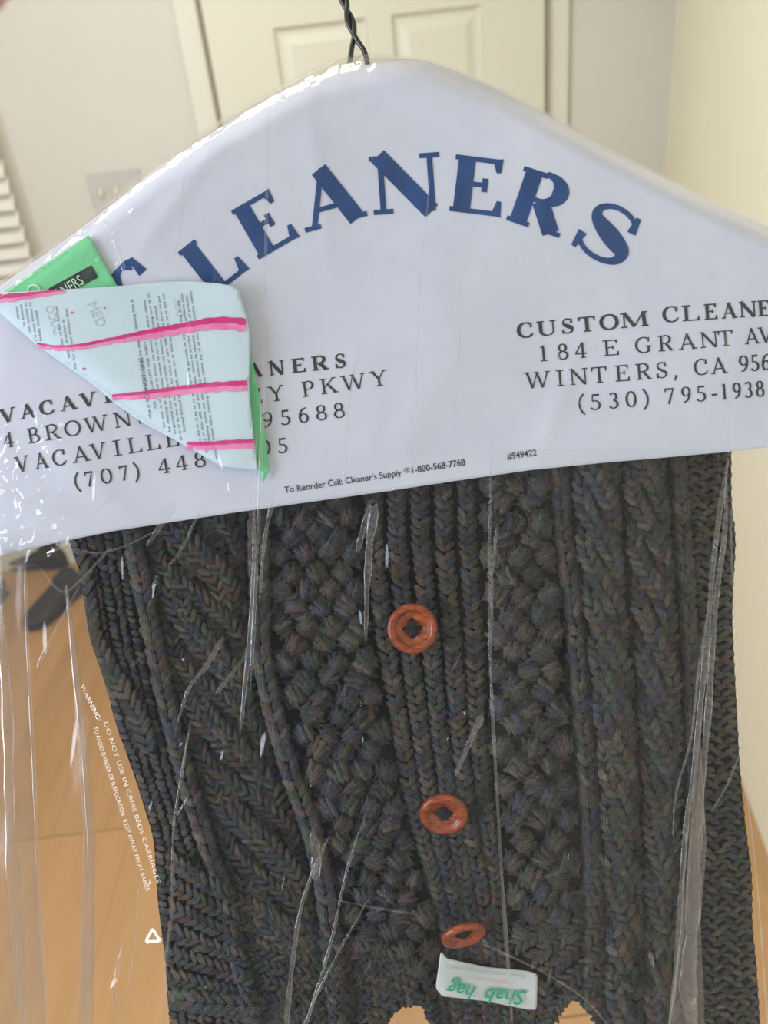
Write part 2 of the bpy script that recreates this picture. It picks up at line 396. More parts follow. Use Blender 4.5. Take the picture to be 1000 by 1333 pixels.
# three-gang switch plate
pc = on_y(154, 250, YW); s0 = w_thing('light_switch', (pc[0], YW, pc[2]), 'pale three-gang light switch plate on the wall left of the door', 'light switch')
MB().box((pc[0] - .081, YW - .006, pc[2] - .057), (pc[0] + .081, YW - .0003, pc[2] + .057), .003).build('switch_plate', m_plate, s0)
for dx in (-.046, 0, .046):
    MB().box((pc[0] + dx - .005, YW - .017, pc[2] - .004), (pc[0] + dx + .005, YW - .005, pc[2] + .014), .002).build('toggle', m_toggle, s0)

# blind with slats at the far left of the back wall, in front of window_1
bx1 = float(on_y(27, 290, YW - .05)[0]); bx0 = XL + .12; bz1 = float(on_y(5, 168, YW - .05)[2]); n_s = 26; pitch = (wz(24, 216) - wz(30, 342)) / 6.0
struct(MB().box((bx0 + .02, YW - .02, bz1 - .045 * 22), (bx1 - .03, YW - .001, bz1 + .02)).build('window_1', m_trim))
bl = w_thing('venetian_blind', ((bx0 + bx1) / 2, YW - .05, bz1 - 1.0), 'white slatted blind on the wall at the left edge of the picture', 'blind')
MB().box((bx0, YW - .075, bz1 + .008), (bx1, YW - .021, bz1 + .045), .004).build('head_rail', m_blind, bl)
for k in range(22):
    zc = bz1 - .01 - k * pitch; vs = []; n = 7
    for xx in (bx0, bx1):
        for j in range(n):
            t = j / (n - 1) - .5; a = math.radians(58)
            y_ = t * .05 * math.cos(a); z_ = -t * .05 * math.sin(a) * -1; bow = .004 * (1 - 4 * t * t)
            vs.append((xx, YW - .05 + y_ - bow * math.sin(a), zc + z_ + bow * math.cos(a)))
    top = len(vs); vs += [(a_, b_ + .0018, c_ - .0018) for a_, b_, c_ in vs]
    fs = [(j, j + 1, n + j + 1, n + j) for j in range(n - 1)] + [(top + j, top + n + j, top + n + j + 1, top + j + 1) for j in range(n - 1)]
    fs += [(0, n, top + n, top), (n - 1, top + n - 1, top + 2 * n - 1, 2 * n - 1)] + [(j, top + j, top + j + 1, j + 1) for j in range(n - 1)] + [(n + j, n + j + 1, top + n + j + 1, top + n + j) for j in range(n - 1)]
    mesh('slat', vs, fs, m_blind, bl, True)

# ceiling lamp (out of frame, gives the room its warm light)
cl = w_thing('ceiling_lamp', (-.55, 1.30, 2.43), 'round flush ceiling lamp with a warm glow', 'lamp')
prof = [(.62, 0.02), (.62, -.012), (.60, -.018), (.001, -.019)]
vs = [(-.55 + r * math.cos(2 * PI * k / 32), 1.30 + r * math.sin(2 * PI * k / 32), 2.43 + d) for r, d in prof for k in range(32)]
fs = [(i * 32 + k, (i + 1) * 32 + k, (i + 1) * 32 + (k + 1) % 32, i * 32 + (k + 1) % 32) for i in range(3) for k in range(32)]
mesh('lamp_rim', vs, fs, m_trim, cl)

# dark shoes on the floor by the wall
def shoe(px, py, ang, label, L=.26):
    c = on_z(px, py, 0); root = w_thing('shoe', (c[0], c[1], 0), label, 'shoe'); tag(root, group='shoes on the floor')
    ca, sa = math.cos(ang), math.sin(ang)
    def ring(t, w, h0, h1, n=16):
        out = []
        for k in range(n):
            a = 2 * PI * k / n; x_ = w * math.cos(a); z_ = (h0 + h1) / 2 + (h1 - h0) / 2 * math.sin(a)
            x_ = math.copysign(abs(x_ / w) ** .7, x_) * w
            y_ = (t - .5) * L; out.append((c[0] + x_ * ca - y_ * sa, c[1] + x_ * sa + y_ * ca, z_))
        return out
    prof = [(.0, .012, .015, .045), (.03, .034, .012, .075), (.15, .040, .012, .088), (.3, .040, .012, .085), (.45, .040, .012, .075), (.62, .046, .012, .062), (.8, .048, .012, .052), (.92, .040, .012, .042), (.985, .022, .014, .034), (1, .006, .016, .026)]
    vs = [p for r in prof for p in ring(*r)]; n = 16
    fs = [(i * n + k, i * n + (k + 1) % n, (i + 1) * n + (k + 1) % n, (i + 1) * n + k) for i in range(len(prof) - 1) for k in range(n)]
    fs += [tuple(range(n))[::-1], tuple((len(prof) - 1) * n + k for k in range(n))]
    mesh('upper', vs, fs, m_shoe, root, True)
    pr2 = [(t, w + .004, .0, .016) for t, w, a, b in prof]; vs = [p for r in pr2 for p in ring(*r)]
    mesh('sole', vs, fs, m_sole, root, True)
    vs = [p for r in [(.06, .020, .074, .094), (.15, .030, .082, .098), (.3, .030, .080, .094), (.4, .012, .070, .083)] for p in ring(*r)]
    fs = [(i * n + k, i * n + (k + 1) % n, (i + 1) * n + (k + 1) % n, (i + 1) * n + k) for i in range(3) for k in range(n)] + [tuple(range(n))[::-1], tuple(3 * n + k for k in range(n))]
    mesh('collar', vs, fs, m_sole, root, True)
shoe(74, 792, 2.75, 'dark shoe on the floor, the nearer one, seen through the plastic left of the cardigan')
shoe(50, 735, 1.35, 'dark shoe on the floor behind the nearer shoe, just under the paper')
shoe(-22, 800, 3.0, 'dark shoe on the floor at the very left edge, behind hazy plastic')

# ------------------------------------------------------------------ cardigan
gd = [
 [(560,62),(700,88),(745,105),(800,113),(830,117),(880,135),(940,150),(1010,175),(1090,200),(1180,206),(1250,216),(1345,222)],
 [(560,150),(690,158),(800,180),(930,207),(1020,232),(1080,250),(1160,278),(1345,320)],
 None,
 [(560,325),(700,322),(850,325),(920,340),(1000,362),(1080,392),(1160,410),(1345,430)],
 None,
 [(560,470),(700,470),(820,485),(900,500),(1000,518),(1060,530),(1120,548),(1200,572),(1345,590)],
 [(560,622),(700,624),(820,632),(940,634),(1050,642),(1150,657),(1220,662),(1345,672)],
 [(560,712),(700,722),(800,735),(900,743),(1000,752),(1100,758),(1200,762),(1345,760)],
 None,
 [(560,808),(700,812),(800,818),(900,826),(1000,832),(1100,836),(1200,838),(1345,838)],
 [(560,868),(700,878),(800,885),(900,890),(1000,890),(1100,888),(1345,886)],
 None,
 [(560,952),(650,952),(700,958),(760,955),(800,953),(850,955),(900,958),(1000,963),(1080,971),(1140,979),(1200,979),(1260,985),(1345,990)],
]
def gx(i, y):
    y = np.asarray(y, float)
    if i == 2: return gx(1, y) + 26
    if i == 4: return gx(3, y) + 28
    if i == 8: return gx(7, y) + 26
    if i == 11: return gx(10, y) + 22
    # smooth a little
    return (interp(gd[i], y - 14) + 2 * interp(gd[i], y) + interp(gd[i], y + 14)) / 4
HS = [.0015, .0050, .0045, .0050, .0035, .0030, .0035, .0050, .0045, .0045, .0040, .0015]
DIP = [0, .000, .002, .000, .003, .002, .000, .000, .000, .001, .000, .000]
def zsurf(px, py):
    px = np.asarray(px, float); py = np.asarray(py, float)
    xl = gx(0, py); xr = gx(12, py)
    e = np.clip(np.minimum(px - xl, xr - px) / 55.0, 0, 1)
    z = .017 * np.sqrt(1 - (1 - e) ** 2)
    ga = [gx(i, py) for i in range(13)]
    rel = np.zeros_like(z)
    for i in range(12):
        t = (px - ga[i]) / (ga[i + 1] - ga[i]); msk = (t >= 0) & (t < 1)
        s = np.sqrt(np.clip(1 - (2 * t - 1) ** 2, 0, 1))
        if i == 5:
            s = np.sqrt(np.clip(1 - (2 * ((t * 5) % 1) - 1) ** 2, 0, 1)) * .9 + .4 * np.clip(1 - (2 * t - 1) ** 4, 0, 1)
        if i in (4, 6): s = np.clip(1 - (2 * t - 1) ** 4, 0, 1)
        rel = np.where(msk, HS[i] * s - DIP[i] * (px < 640), rel)
    fold = .0022 * np.sin((px - 100 - .28 * (py - 700)) / 34.0) * np.clip((480 - px) / 200, 0, 1) * np.clip((py - 760) / 150, 0, 1)
    # the lower edge rolls away towards the collar
    b = np.clip((py - 1150) / 120, 0, 1); cen = np.exp(-((px - 620) / 110) ** 2)
    z2 = z + (rel + fold) * np.clip(e * 3, .25, 1) - .010 * b * b * cen
    return np.maximum(z2, 0.0)

gaps = [[(500,1350),(507,1328),(520,1314),(534,1306),(546,1309),(556,1325),(563,1350)],
        [(716,1350),(728,1325),(738,1308),(750,1300),(760,1310),(772,1328),(792,1350)]]
def ok(px, py, grow=0.0):
    r = np.ones(np.shape(px), bool)
    for g in gaps:
        gc = (g[0][0] + g[-1][0]) / 2
        r &= ~inside(px, py, [(x + grow * (1 if x > gc else -1 if x < gc else 0), y - grow) for x, y in g])
    return r

PAL = np.array([(.060,.060,.056),(.052,.056,.060),(.064,.062,.046),(.042,.052,.054),(.042,.046,.068),(.062,.048,.056),(.078,.072,.066),(.034,.036,.040),(.046,.060,.046),(.074,.054,.040),(.056,.056,.066)]) * np.array([1.42, 1.34, 1.24]); PAL = np.clip(PAL.mean(0) + 1.12 * (PAL - PAL.mean(0)), .012, 1) * 1.45
def field(px, py, s, seed):
    r = np.random.default_rng(seed); v = 0
    for _ in range(6):
        a, b, c = r.normal(0, 1 / s), r.normal(0, 1 / s), r.uniform(0, 6.28); v = v + np.sin(a * px + b * py + c)
    return v / 2.4
def yarn_col(px, py):
    k = (field(px, py, 16, 3) * 2.6 + field(px, py, 60, 5) * 2.0 + rng.normal(0, 1.3, np.shape(px)))
    i = np.mod(np.round(k + 5), len(PAL)).astype(int)
    return PAL[i] * (1 + rng.normal(0, .13, np.shape(px)))[..., None]

NA, NB = 9, 9
ta = np.linspace(-1, 1, NA); tb = np.linspace(-.35, PI + .35, NB)
TA, TB = np.meshgrid(ta, tb, indexing='ij')
prof = np.sqrt(np.clip(1 - TA ** 2, 0.02, 1)) ** .85
lob = 1 + .13 * np.cos(3 * TB - 4.2 * TA * 1.3)
T_a = TA.ravel(); T_b = (np.cos(TB) * prof * lob).ravel(); T_c = (np.sin(TB) * prof * lob).ravel()
T_curve = (TA ** 2).ravel()
T_uv = np.stack([TA * 1.6, TB * .9], -1).reshape(-1, 2)
q = np.arange(NA * NB).reshape(NA, NB)
T_F = np.stack([q[:-1, :-1], q[:-1, 1:], q[1:, 1:], q[1:, :-1]], -1).reshape(-1, 4)

class Knit:
    def __init__(s): s.r = []
    def st(s, x, y, ang, L, Wd, H=None, z=0.0, curve=0.0):
        s.r.append((x, y, ang, L, Wd, H if H else Wd, z, curve))
    def build(s, name, parent, grow=6.0):
        A = np.array(s.r); A = A[ok(A[:, 0], A[:, 1], grow)]
        A[:, 0] += rng.normal(0, .7, len(A)); A[:, 1] += rng.normal(0, .7, len(A)); A[:, 2] += rng.normal(0, .10, len(A))
        A[:, 3:6] *= 1 + rng.normal(0, .07, (len(A), 3))
        x, y, an, L, Wd, H, z, cu = [A[:, i][:, None] for i in range(8)]
        dx = T_a * L; dy = T_b * Wd + cu * T_curve
        X = x + np.cos(an) * dx - np.sin(an) * dy; Y = y + np.sin(an) * dx + np.cos(an) * dy
        xl, xr = gx(0, Y), gx(12, Y); X = np.clip(X, xl - 1, xr + 1)
        Z = zsurf(X, Y) + z + T_c * H * .00040 + .0002 - .0008 * T_curve * 0
        V = G(X, Y, Z).reshape(-1, 3)
        n = NA * NB; Fc = (T_F[None] + (np.arange(len(A)) * n)[:, None, None]).reshape(-1, 4)
        C = np.repeat(yarn_col(A[:, 0], A[:, 1]), n, axis=0)
        uv = np.tile(T_uv, (len(A), 1)) + np.repeat(rng.uniform(0, 9, (len(A), 2)), n, axis=0)
        return mesh(name, V, Fc, m_yarn, parent, True, True, C, uv)

def chain(kn, pts, w, pitch, z=0.0, lean=.62, zf=None):
    """a column of V stitches along a path (pixel units), w = full width"""
    p = smooth_poly(pts, 2.0) if len(pts) < 40 else np.asarray(pts, float)
    d = np.r_[0, np.cumsum(np.linalg.norm(np.diff(p[:, :2], axis=0), axis=1))]
    n = int(d[-1] / pitch)
    for i in range(n):
        s_ = (i + .5) * pitch; x = np.interp(s_, d, p[:, 0]); y = np.interp(s_, d, p[:, 1])
        x2 = np.interp(s_ + 3, d, p[:, 0]); y2 = np.interp(s_ + 3, d, p[:, 1]); x1 = np.interp(s_ - 3, d, p[:, 0]); y1 = np.interp(s_ - 3, d, p[:, 1])
        a = math.atan2(y2 - y1, x2 - x1); nx, ny = -math.sin(a), math.cos(a)
        zz = z + (np.interp(s_, d, p[:, 2]) if p.shape[1] > 2 else 0)
        for sd in (-1, 1):
            kn.st(x + nx * sd * w * .25, y + ny * sd * w * .25, a - sd * lean, pitch * .95, w * .21, w * .24, zz)

def gpath(i, j, t, y0, y1, st=4):
    ys = np.arange(y0, y1, st); return np.c_[gx(i, ys) * (1 - t) + gx(j, ys) * t, ys]
Y0, Y1 = 575, 1350
cardigan = g_thing('cardigan', 560, 960, -.005, 'dark grey tweed cable-knit cardigan with brown wooden buttons, folded over the hanger under the plastic', 'cardigan')

# base cloth under the stitches, front and back
xs_ = np.arange(0, 1.0001, 1 / 240.); ys_ = np.arange(Y0, Y1, 3.2)
UU, YY = np.meshgrid(xs_, ys_); XX = gx(0, YY) * (1 - UU) + gx(12, YY) * UU
ZZ = zsurf(XX, YY) - .0006
idx = np.arange(XX.size).reshape(XX.shape)
Fq = np.stack([idx[:-1, :-1], idx[1:, :-1], idx[1:, 1:], idx[:-1, 1:]], -1).reshape(-1, 4)
cx = XX.ravel()[Fq].mean(1); cy = YY.ravel()[Fq].mean(1); keep = ok(cx, cy, 3)
mesh('front_cloth', G(XX, YY, ZZ).reshape(-1, 3), Fq[keep], m_cloth, cardigan, True, True, np.tile(PAL.mean(0) * .35, (XX.size, 1)), np.c_[XX.ravel() / 12, YY.ravel() / 12])
bx = np.arange(0, 1.0001, 1 / 60.); by = np.arange(Y0, Y1, 8.0)
UU, YY = np.meshgrid(bx, by); XX = gx(0, YY) * (1 - UU) + gx(12, YY) * UU; ee = np.clip(np.minimum(UU, 1 - UU) * 14, 0, 1)
ZZ = -.014 * np.sqrt(1 - (1 - ee) ** 2) - .0004 + .0015 * np.sin(XX / 9)
idx = np.arange(XX.size).reshape(XX.shape); Fq = np.stack([idx[:-1, :-1], idx[:-1, 1:], idx[1:, 1:], idx[1:, :-1]], -1).reshape(-1, 4)
cx = XX.ravel()[Fq].mean(1); cy = YY.ravel()[Fq].mean(1); keep = ok(cx, cy, 3)
mesh('back_panel', G(XX, YY, ZZ).reshape(-1, 3), Fq[keep], m_yarn, cardigan, True, True, np.tile(PAL.mean(0) * .8, (XX.size, 1)), np.c_[XX.ravel() / 12, YY.ravel() / 12])

def stocking(kn, i, j, y0, y1, cw, pitch, lean_a, z=0.0005, twist=0):
    for y in np.arange(y0, y1, pitch):
        a_, b_ = float(gx(i, y)), float(gx(j, y)); n = max(1, int((b_ - a_) / cw))
        for k in range(n):
            x = a_ + (k + .5) * (b_ - a_) / n; sgn = 1 if k % 2 else -1
            kn.st(x, y + (twist * (x - a_)), PI / 2 + sgn * .72 + lean_a, pitch * .74, cw * .36, cw * .42, z)
def cable(kn, i, j, y0, y1, period, nstr, cols, wcol, ph=0.0, amp=.30, zamp=.0045):
    ys = np.arange(y0, y1, 3.0); a_, b_ = gx(i, ys), gx(j, ys)
    for s_ in range(nstr):
        phs = 2 * PI * (ys / period + s_ / nstr) + ph
        off = amp * np.sin(phs) * (b_ - a_); hz = zamp * (np.cos(phs) * .5 + .5)
        for c in range(cols):
            o = (c - (cols - 1) / 2) * wcol
            chain(kn, np.c_[(a_ + b_) / 2 + off + o, ys, hz], wcol * 1.12, 12.0)
def bobbles(kn, i, j, y0, y1, ncol, rowh, sz):
    r_ = 0; y = y0
    while y < y1:
        a_, b_ = float(gx(i, y)), float(gx(j, y)); wd = (b_ - a_) / ncol
        for k in range(ncol + (r_ % 2)):
            x = a_ + (k + .5 - (.5 if r_ % 2 else 0)) * wd
            if x < a_ + 5 or x > b_ - 5: continue
            x += random.gauss(0, 2.0); yy = y + random.gauss(0, 2.2); s = sz * random.uniform(.88, 1.1)
            a0 = random.choice((-.9, -.5, .3, .6, 1.0)) + random.gauss(0, .15)
            for m_ in range(5):                       # bobble: bundle of plies laid across a dome
                t = (m_ - 2) / 2
                kn.st(x + t * s * .31 * math.cos(a0), yy + t * s * .31 * math.sin(a0), PI / 2 + a0 + t * .18, s * (.47 - .11 * t * t), s * .155, s * .24, .0050 - .0034 * t * t, -t * s * .20)
            kn.st(x, yy, 0, s * .46, s * .44, s * .30, .0012)
            kn.st(x + s * .1, yy + s * .44, a0 * .3, s * .34, s * .12, s * .16, .0008, s * .14)
            kn.st(x - s * .1, yy - s * .44, a0 * .3, s * .34, s * .12, s * .16, .0008, -s * .14)
        y += rowh; r_ += 1

YE = 1350
kn = Knit()                                            # left front
stocking(kn, 0, 1, Y0 + 60, YE, 11.5, 9.0, -.35, .0006, .15)
for t in (.1, .9): pass
chain(kn, gpath(1, 2, .5, Y0, YE), 27, 13, .0012, .5)
stocking(kn, 2, 3, Y0, YE, 13, 11, 0, -.0004)
cable(kn, 2, 3, Y0, YE, 250, 2, 2, 17, .8, .27, .0050)
cable(kn, 2, 3, Y0, YE, 250, 2, 1, 15, 2.4, .40, .0035)
chain(kn, gpath(3, 4, .5, Y0, YE), 29, 13, .0010, .5)
bobbles(kn, 4, 5, Y0 + 5, 1270, 4, 23.5, 31)
for pl in ([(112,790),(122,830),(148,880),(178,930),(196,985)], [(100,720),(112,775),(118,830),(140,900)]):
    chain(kn, pl, 22, 13, .0045)
kn.build('left_front', cardigan)

kn = Knit()                                            # right front
bobbles(kn, 6, 7, Y0 + 5, 1225, 3, 24.5, 33)
chain(kn, gpath(7, 8, .5, Y0, YE), 28, 14, .0008, .5)
stocking(kn, 8, 9, Y0, YE, 15, 12, 0, -.0022); cable(kn, 8, 9, Y0, YE, 210, 3, 1, 23, .2, .29, .0075)
stocking(kn, 9, 10, Y0, YE, 15, 12, 0, -.0022); cable(kn, 9, 10, Y0, YE, 220, 3, 1, 21, 1.4, .27, .0075)
chain(kn, gpath(10, 11, .55, Y0, YE), 24, 13, .0010, .5)
for y in np.arange(Y0, YE, 7.6):                       # purl-side ridges towards the side seam
    a_, b_ = float(gx(11, y)), float(gx(12, y)); n = max(1, int((b_ - a_) / 13))
    for k in range(n):
        kn.st(a_ + (k + .5) * (b_ - a_) / n + (6 if int(y / 7.6) % 2 else 0) - 3, y, .42 if (k + int(y / 7.6)) % 2 else -.42, 8.6, 3.7, 5, .0006, 1.5)
kn.build('right_front', cardigan)

kn = Knit()                                            # ribbed button band
for k in range(5):
    chain(kn, gpath(5, 6, (k + .5) / 5, Y0, 1345), 21, 11, .0016, .70)
kn.build('button_band', cardigan)

kn = Knit()                                            # collar and lower ribbing
for k in range(7):                                     # left, ribs sweeping down to the right
    o = k * 24
    chain(kn, [(222 - k * 2, 1120 + o * 1.25), (290, 1162 + o * 1.05), (380, 1205 + o * .85), (470, 1232 + o * .62), (545, 1262 + o * .50)], 20, 11, .0048, .7)
for k in range(6):                                     # right, ribs fanning up to the right
    o = k * 23
    chain(kn, [(668 + o * .9, 1232 + o * .8), (705 + o * .9, 1212 + o * .6), (748 + o * .8, 1180 + o * .55), (790 + o * .7, 1130 + o * .5)], 20, 11, .0040, .7)
for k in range(8):                                     # back of the neck between the two openings
    chain(kn, [(556 + k * 22, 1262 + abs(k - 3) * 3), (560 + k * 21.5, 1300), (562 + k * 21, 1350)], 20, 11, .0010, .7)
chain(kn, [(226, 1300), (280, 1306), (345, 1308)], 26, 13, .0065)
kn.build('collar_ribbing', cardigan)
for g_ in gaps:
    kn = Knit()
    gc = (g_[0][0] + g_[-1][0]) / 2
    chain(kn, [(x + 6 * math.copysign(1, x - gc) * min(1, abs(x - gc) / 8), y - 7) for x, y in g_], 16, 9, .0035, .8)
    kn.build('neck_edging', cardigan, -50)

# buttons
def button(px, py, rx, tiltx, tilty, rot, zoff=.0085):
    zb = float(zsurf(px, py)) + zoff; c = G(px, py, zb); r = rx * (D0 - zb) / F
    Rm = (Matrix.Rotation(rot, 3, 'Z') @ Matrix.Rotation(tiltx, 3, 'X') @ Matrix.Rotation(tilty, 3, 'Y'))
    def T(p): return np.array(Rm @ Vector(p)) + c
    n = 48; th = r * .28
    prof = [(.60, -.30), (1.0 - .10, -.32), (.99, -.10), (1.0, .25), (.95, .62), (.86, .78), (.76, .70), (.68, .38), (.64, .10), (.60, .02)]
    vs = []; 
    for pr, pz in prof:
        for k in range(n): a = 2 * PI * k / n; vs.append(T((r * pr * math.cos(a), r * pr * math.sin(a), th * pz)))
    # cross shaped opening in the sunken middle
    def cross(a):
        return r * (.17 + .25 * abs(math.cos(2 * (a + 0.0))) ** 3.0)
    for zc_ in (.02, -.30):
        for k in range(n):
            a = 2 * PI * k / n; rr = cross(a); vs.append(T((rr * math.cos(a), rr * math.sin(a), th * zc_)))
    m_ = len(prof) + 2
    fs = [(i * n + k, i * n + (k + 1) % n, (i + 1) * n + (k + 1) % n, (i + 1) * n + k) for i in range(m_ - 1) for k in range(n)]
    fs += [((m_ - 1) * n + k, (m_ - 1) * n + (k + 1) % n, (k + 1) % n, k) for k in range(n)]
    o = mesh('button', vs, fs, m_button, cardigan, True, True); o['g0'] = cardigan['g0']
    # yarn through the holes, tied as a cross
    V = []; Fc = []; b = 0; mb = MB()
    for a in (0, PI / 2):
        for off in (-.055, .055):
            pts = []
            for t in np.linspace(-1, 1, 13):
                pts.append(T((r * (t * .36 * math.cos(a) - off * math.sin(a)), r * (t * .36 * math.sin(a) + off * math.cos(a)), th * (.22 - .62 * t ** 4 + (.12 if a else 0)))))
            mb.tube(pts, r * .062, 8)
    nV = len(mb.v)
    mesh('yarn_tie', mb.v, mb.f, m_yarn, o, True, True, np.tile(np.array([(.07, .07, .085)]), (nV, 1)), np.random.default_rng(1).uniform(0, 3, (nV, 2)))
    return o
button(537, 818, 33.0, 0, 0, .05)
button(578, 1059, 31.5, math.radians(21), math.radians(-6), .10, .0095)
button(603, 1216, 29.5, math.radians(40), math.radians(0), .30, .0150)

# sewn neck label, upside down
def label_pt(u, v):
    """u 0..1 left to right, v 0..1 top to bottom"""
    top = np.stack([interp([(0, 574), (.12, 582), (1, 700)], u), interp([(0, 1238), (.12, 1248), (.5, 1259), (.9, 1264), (1, 1268)], u)])
    bot = np.stack([interp([(0, 567), (.1, 576), (1, 699)], u), interp([(0, 1286), (.1, 1297), (.5, 1303), (.9, 1314), (1, 1315)], u)])
    p = top * (1 - v) + bot * v
    return p[0], p[1]
def label_z(u, v): return .0185 + .0012 * np.sin(u * 5 + 1) + .0006 * np.sin(v * 4)
U, Vv = np.meshgrid(np.linspace(0, 1, 41), np.linspace(0, 1, 17))
rr = .10   # rounded corners
Ue = np.clip(U, 0, 1); ce = np.maximum(0, np.abs(Vv - .5) - .40) / .10
Ue = .5 + (U - .5) * (1 - .028 * ce ** 2)
xx, yy = label_pt(Ue, Vv); zz = label_z(U, Vv)
def sheet(name, X, Y, Z, mat, parent, th=.0003, uvs=None, mask=None):
    X, Y, Z = map(np.asarray, (X, Y, Z)); r_, c_ = X.shape; idx = np.arange(r_ * c_).reshape(r_, c_)
    Fq = np.stack([idx[:-1, :-1], idx[1:, :-1], idx[1:, 1:], idx[:-1, 1:]], -1).reshape(-1, 4)
    if mask is not None: Fq = Fq[mask.ravel()]
    V = G(X, Y, Z).reshape(-1, 3)
    o = mesh(name, V, Fq, mat, parent, True, True)
    if th:
        md = o.modifiers.new('thickness', 'SOLIDIFY'); md.thickness = th; md.offset = -1
    return o
lab = sheet('neck_label', xx, yy, zz, m_label, cardigan, .0005); lab['g0'] = cardigan['g0']; lab['label'] = 'white satin label with green lettering, sewn in upside down'
# ------------------------------------------------------------------ lettering
def font_mesh(text, bold=0.0, shear=0.0):
    cu = bpy.data.curves.new('t', 'FONT'); cu.body = text; cu.offset = bold; cu.shear = shear; cu.resolution_u = 3
    o = bpy.data.objects.new('t', cu); COL.objects.link(o); dg = bpy.context.evaluated_depsgraph_get()
    me = o.evaluated_get(dg).to_mesh(); V = np.array([v.co[:] for v in me.vertices]); Fc = [tuple(p.vertices) for p in me.polygons]
    o.evaluated_get(dg).to_mesh_clear(); bpy.data.objects.remove(o); bpy.data.curves.remove(cu)
    return V, Fc
def text_between(name, text, p0, p1, h, zfun, mat, parent, bold=0.0, shear=0.0, mirror=False, dz=.0003):
    """built-in font, fitted so that it runs from p0 to p1 (px) with capital height h (px)"""
    V, Fc = font_mesh(text, bold, shear)
    if len(V) == 0: return None
    wd = V[:, 0].max() - V[:, 0].min(); x0 = V[:, 0].min(); p0 = np.array(p0, float); p1 = np.array(p1, float)
    L = np.linalg.norm(p1 - p0); a = (p1 - p0) / L; up = np.array([a[1], -a[0]])
    if mirror: V[:, 0] = x0 + wd - (V[:, 0] - x0); Fc = [f[::-1] for f in Fc]
    P2 = p0 + ((V[:, 0] - x0) / wd * L)[:, None] * a + (V[:, 1] / .7 * h)[:, None] * up
    return mesh(name, G(P2[:, 0], P2[:, 1], zfun(P2[:, 0], P2[:, 1]) + dz), Fc, mat, parent, False, True)

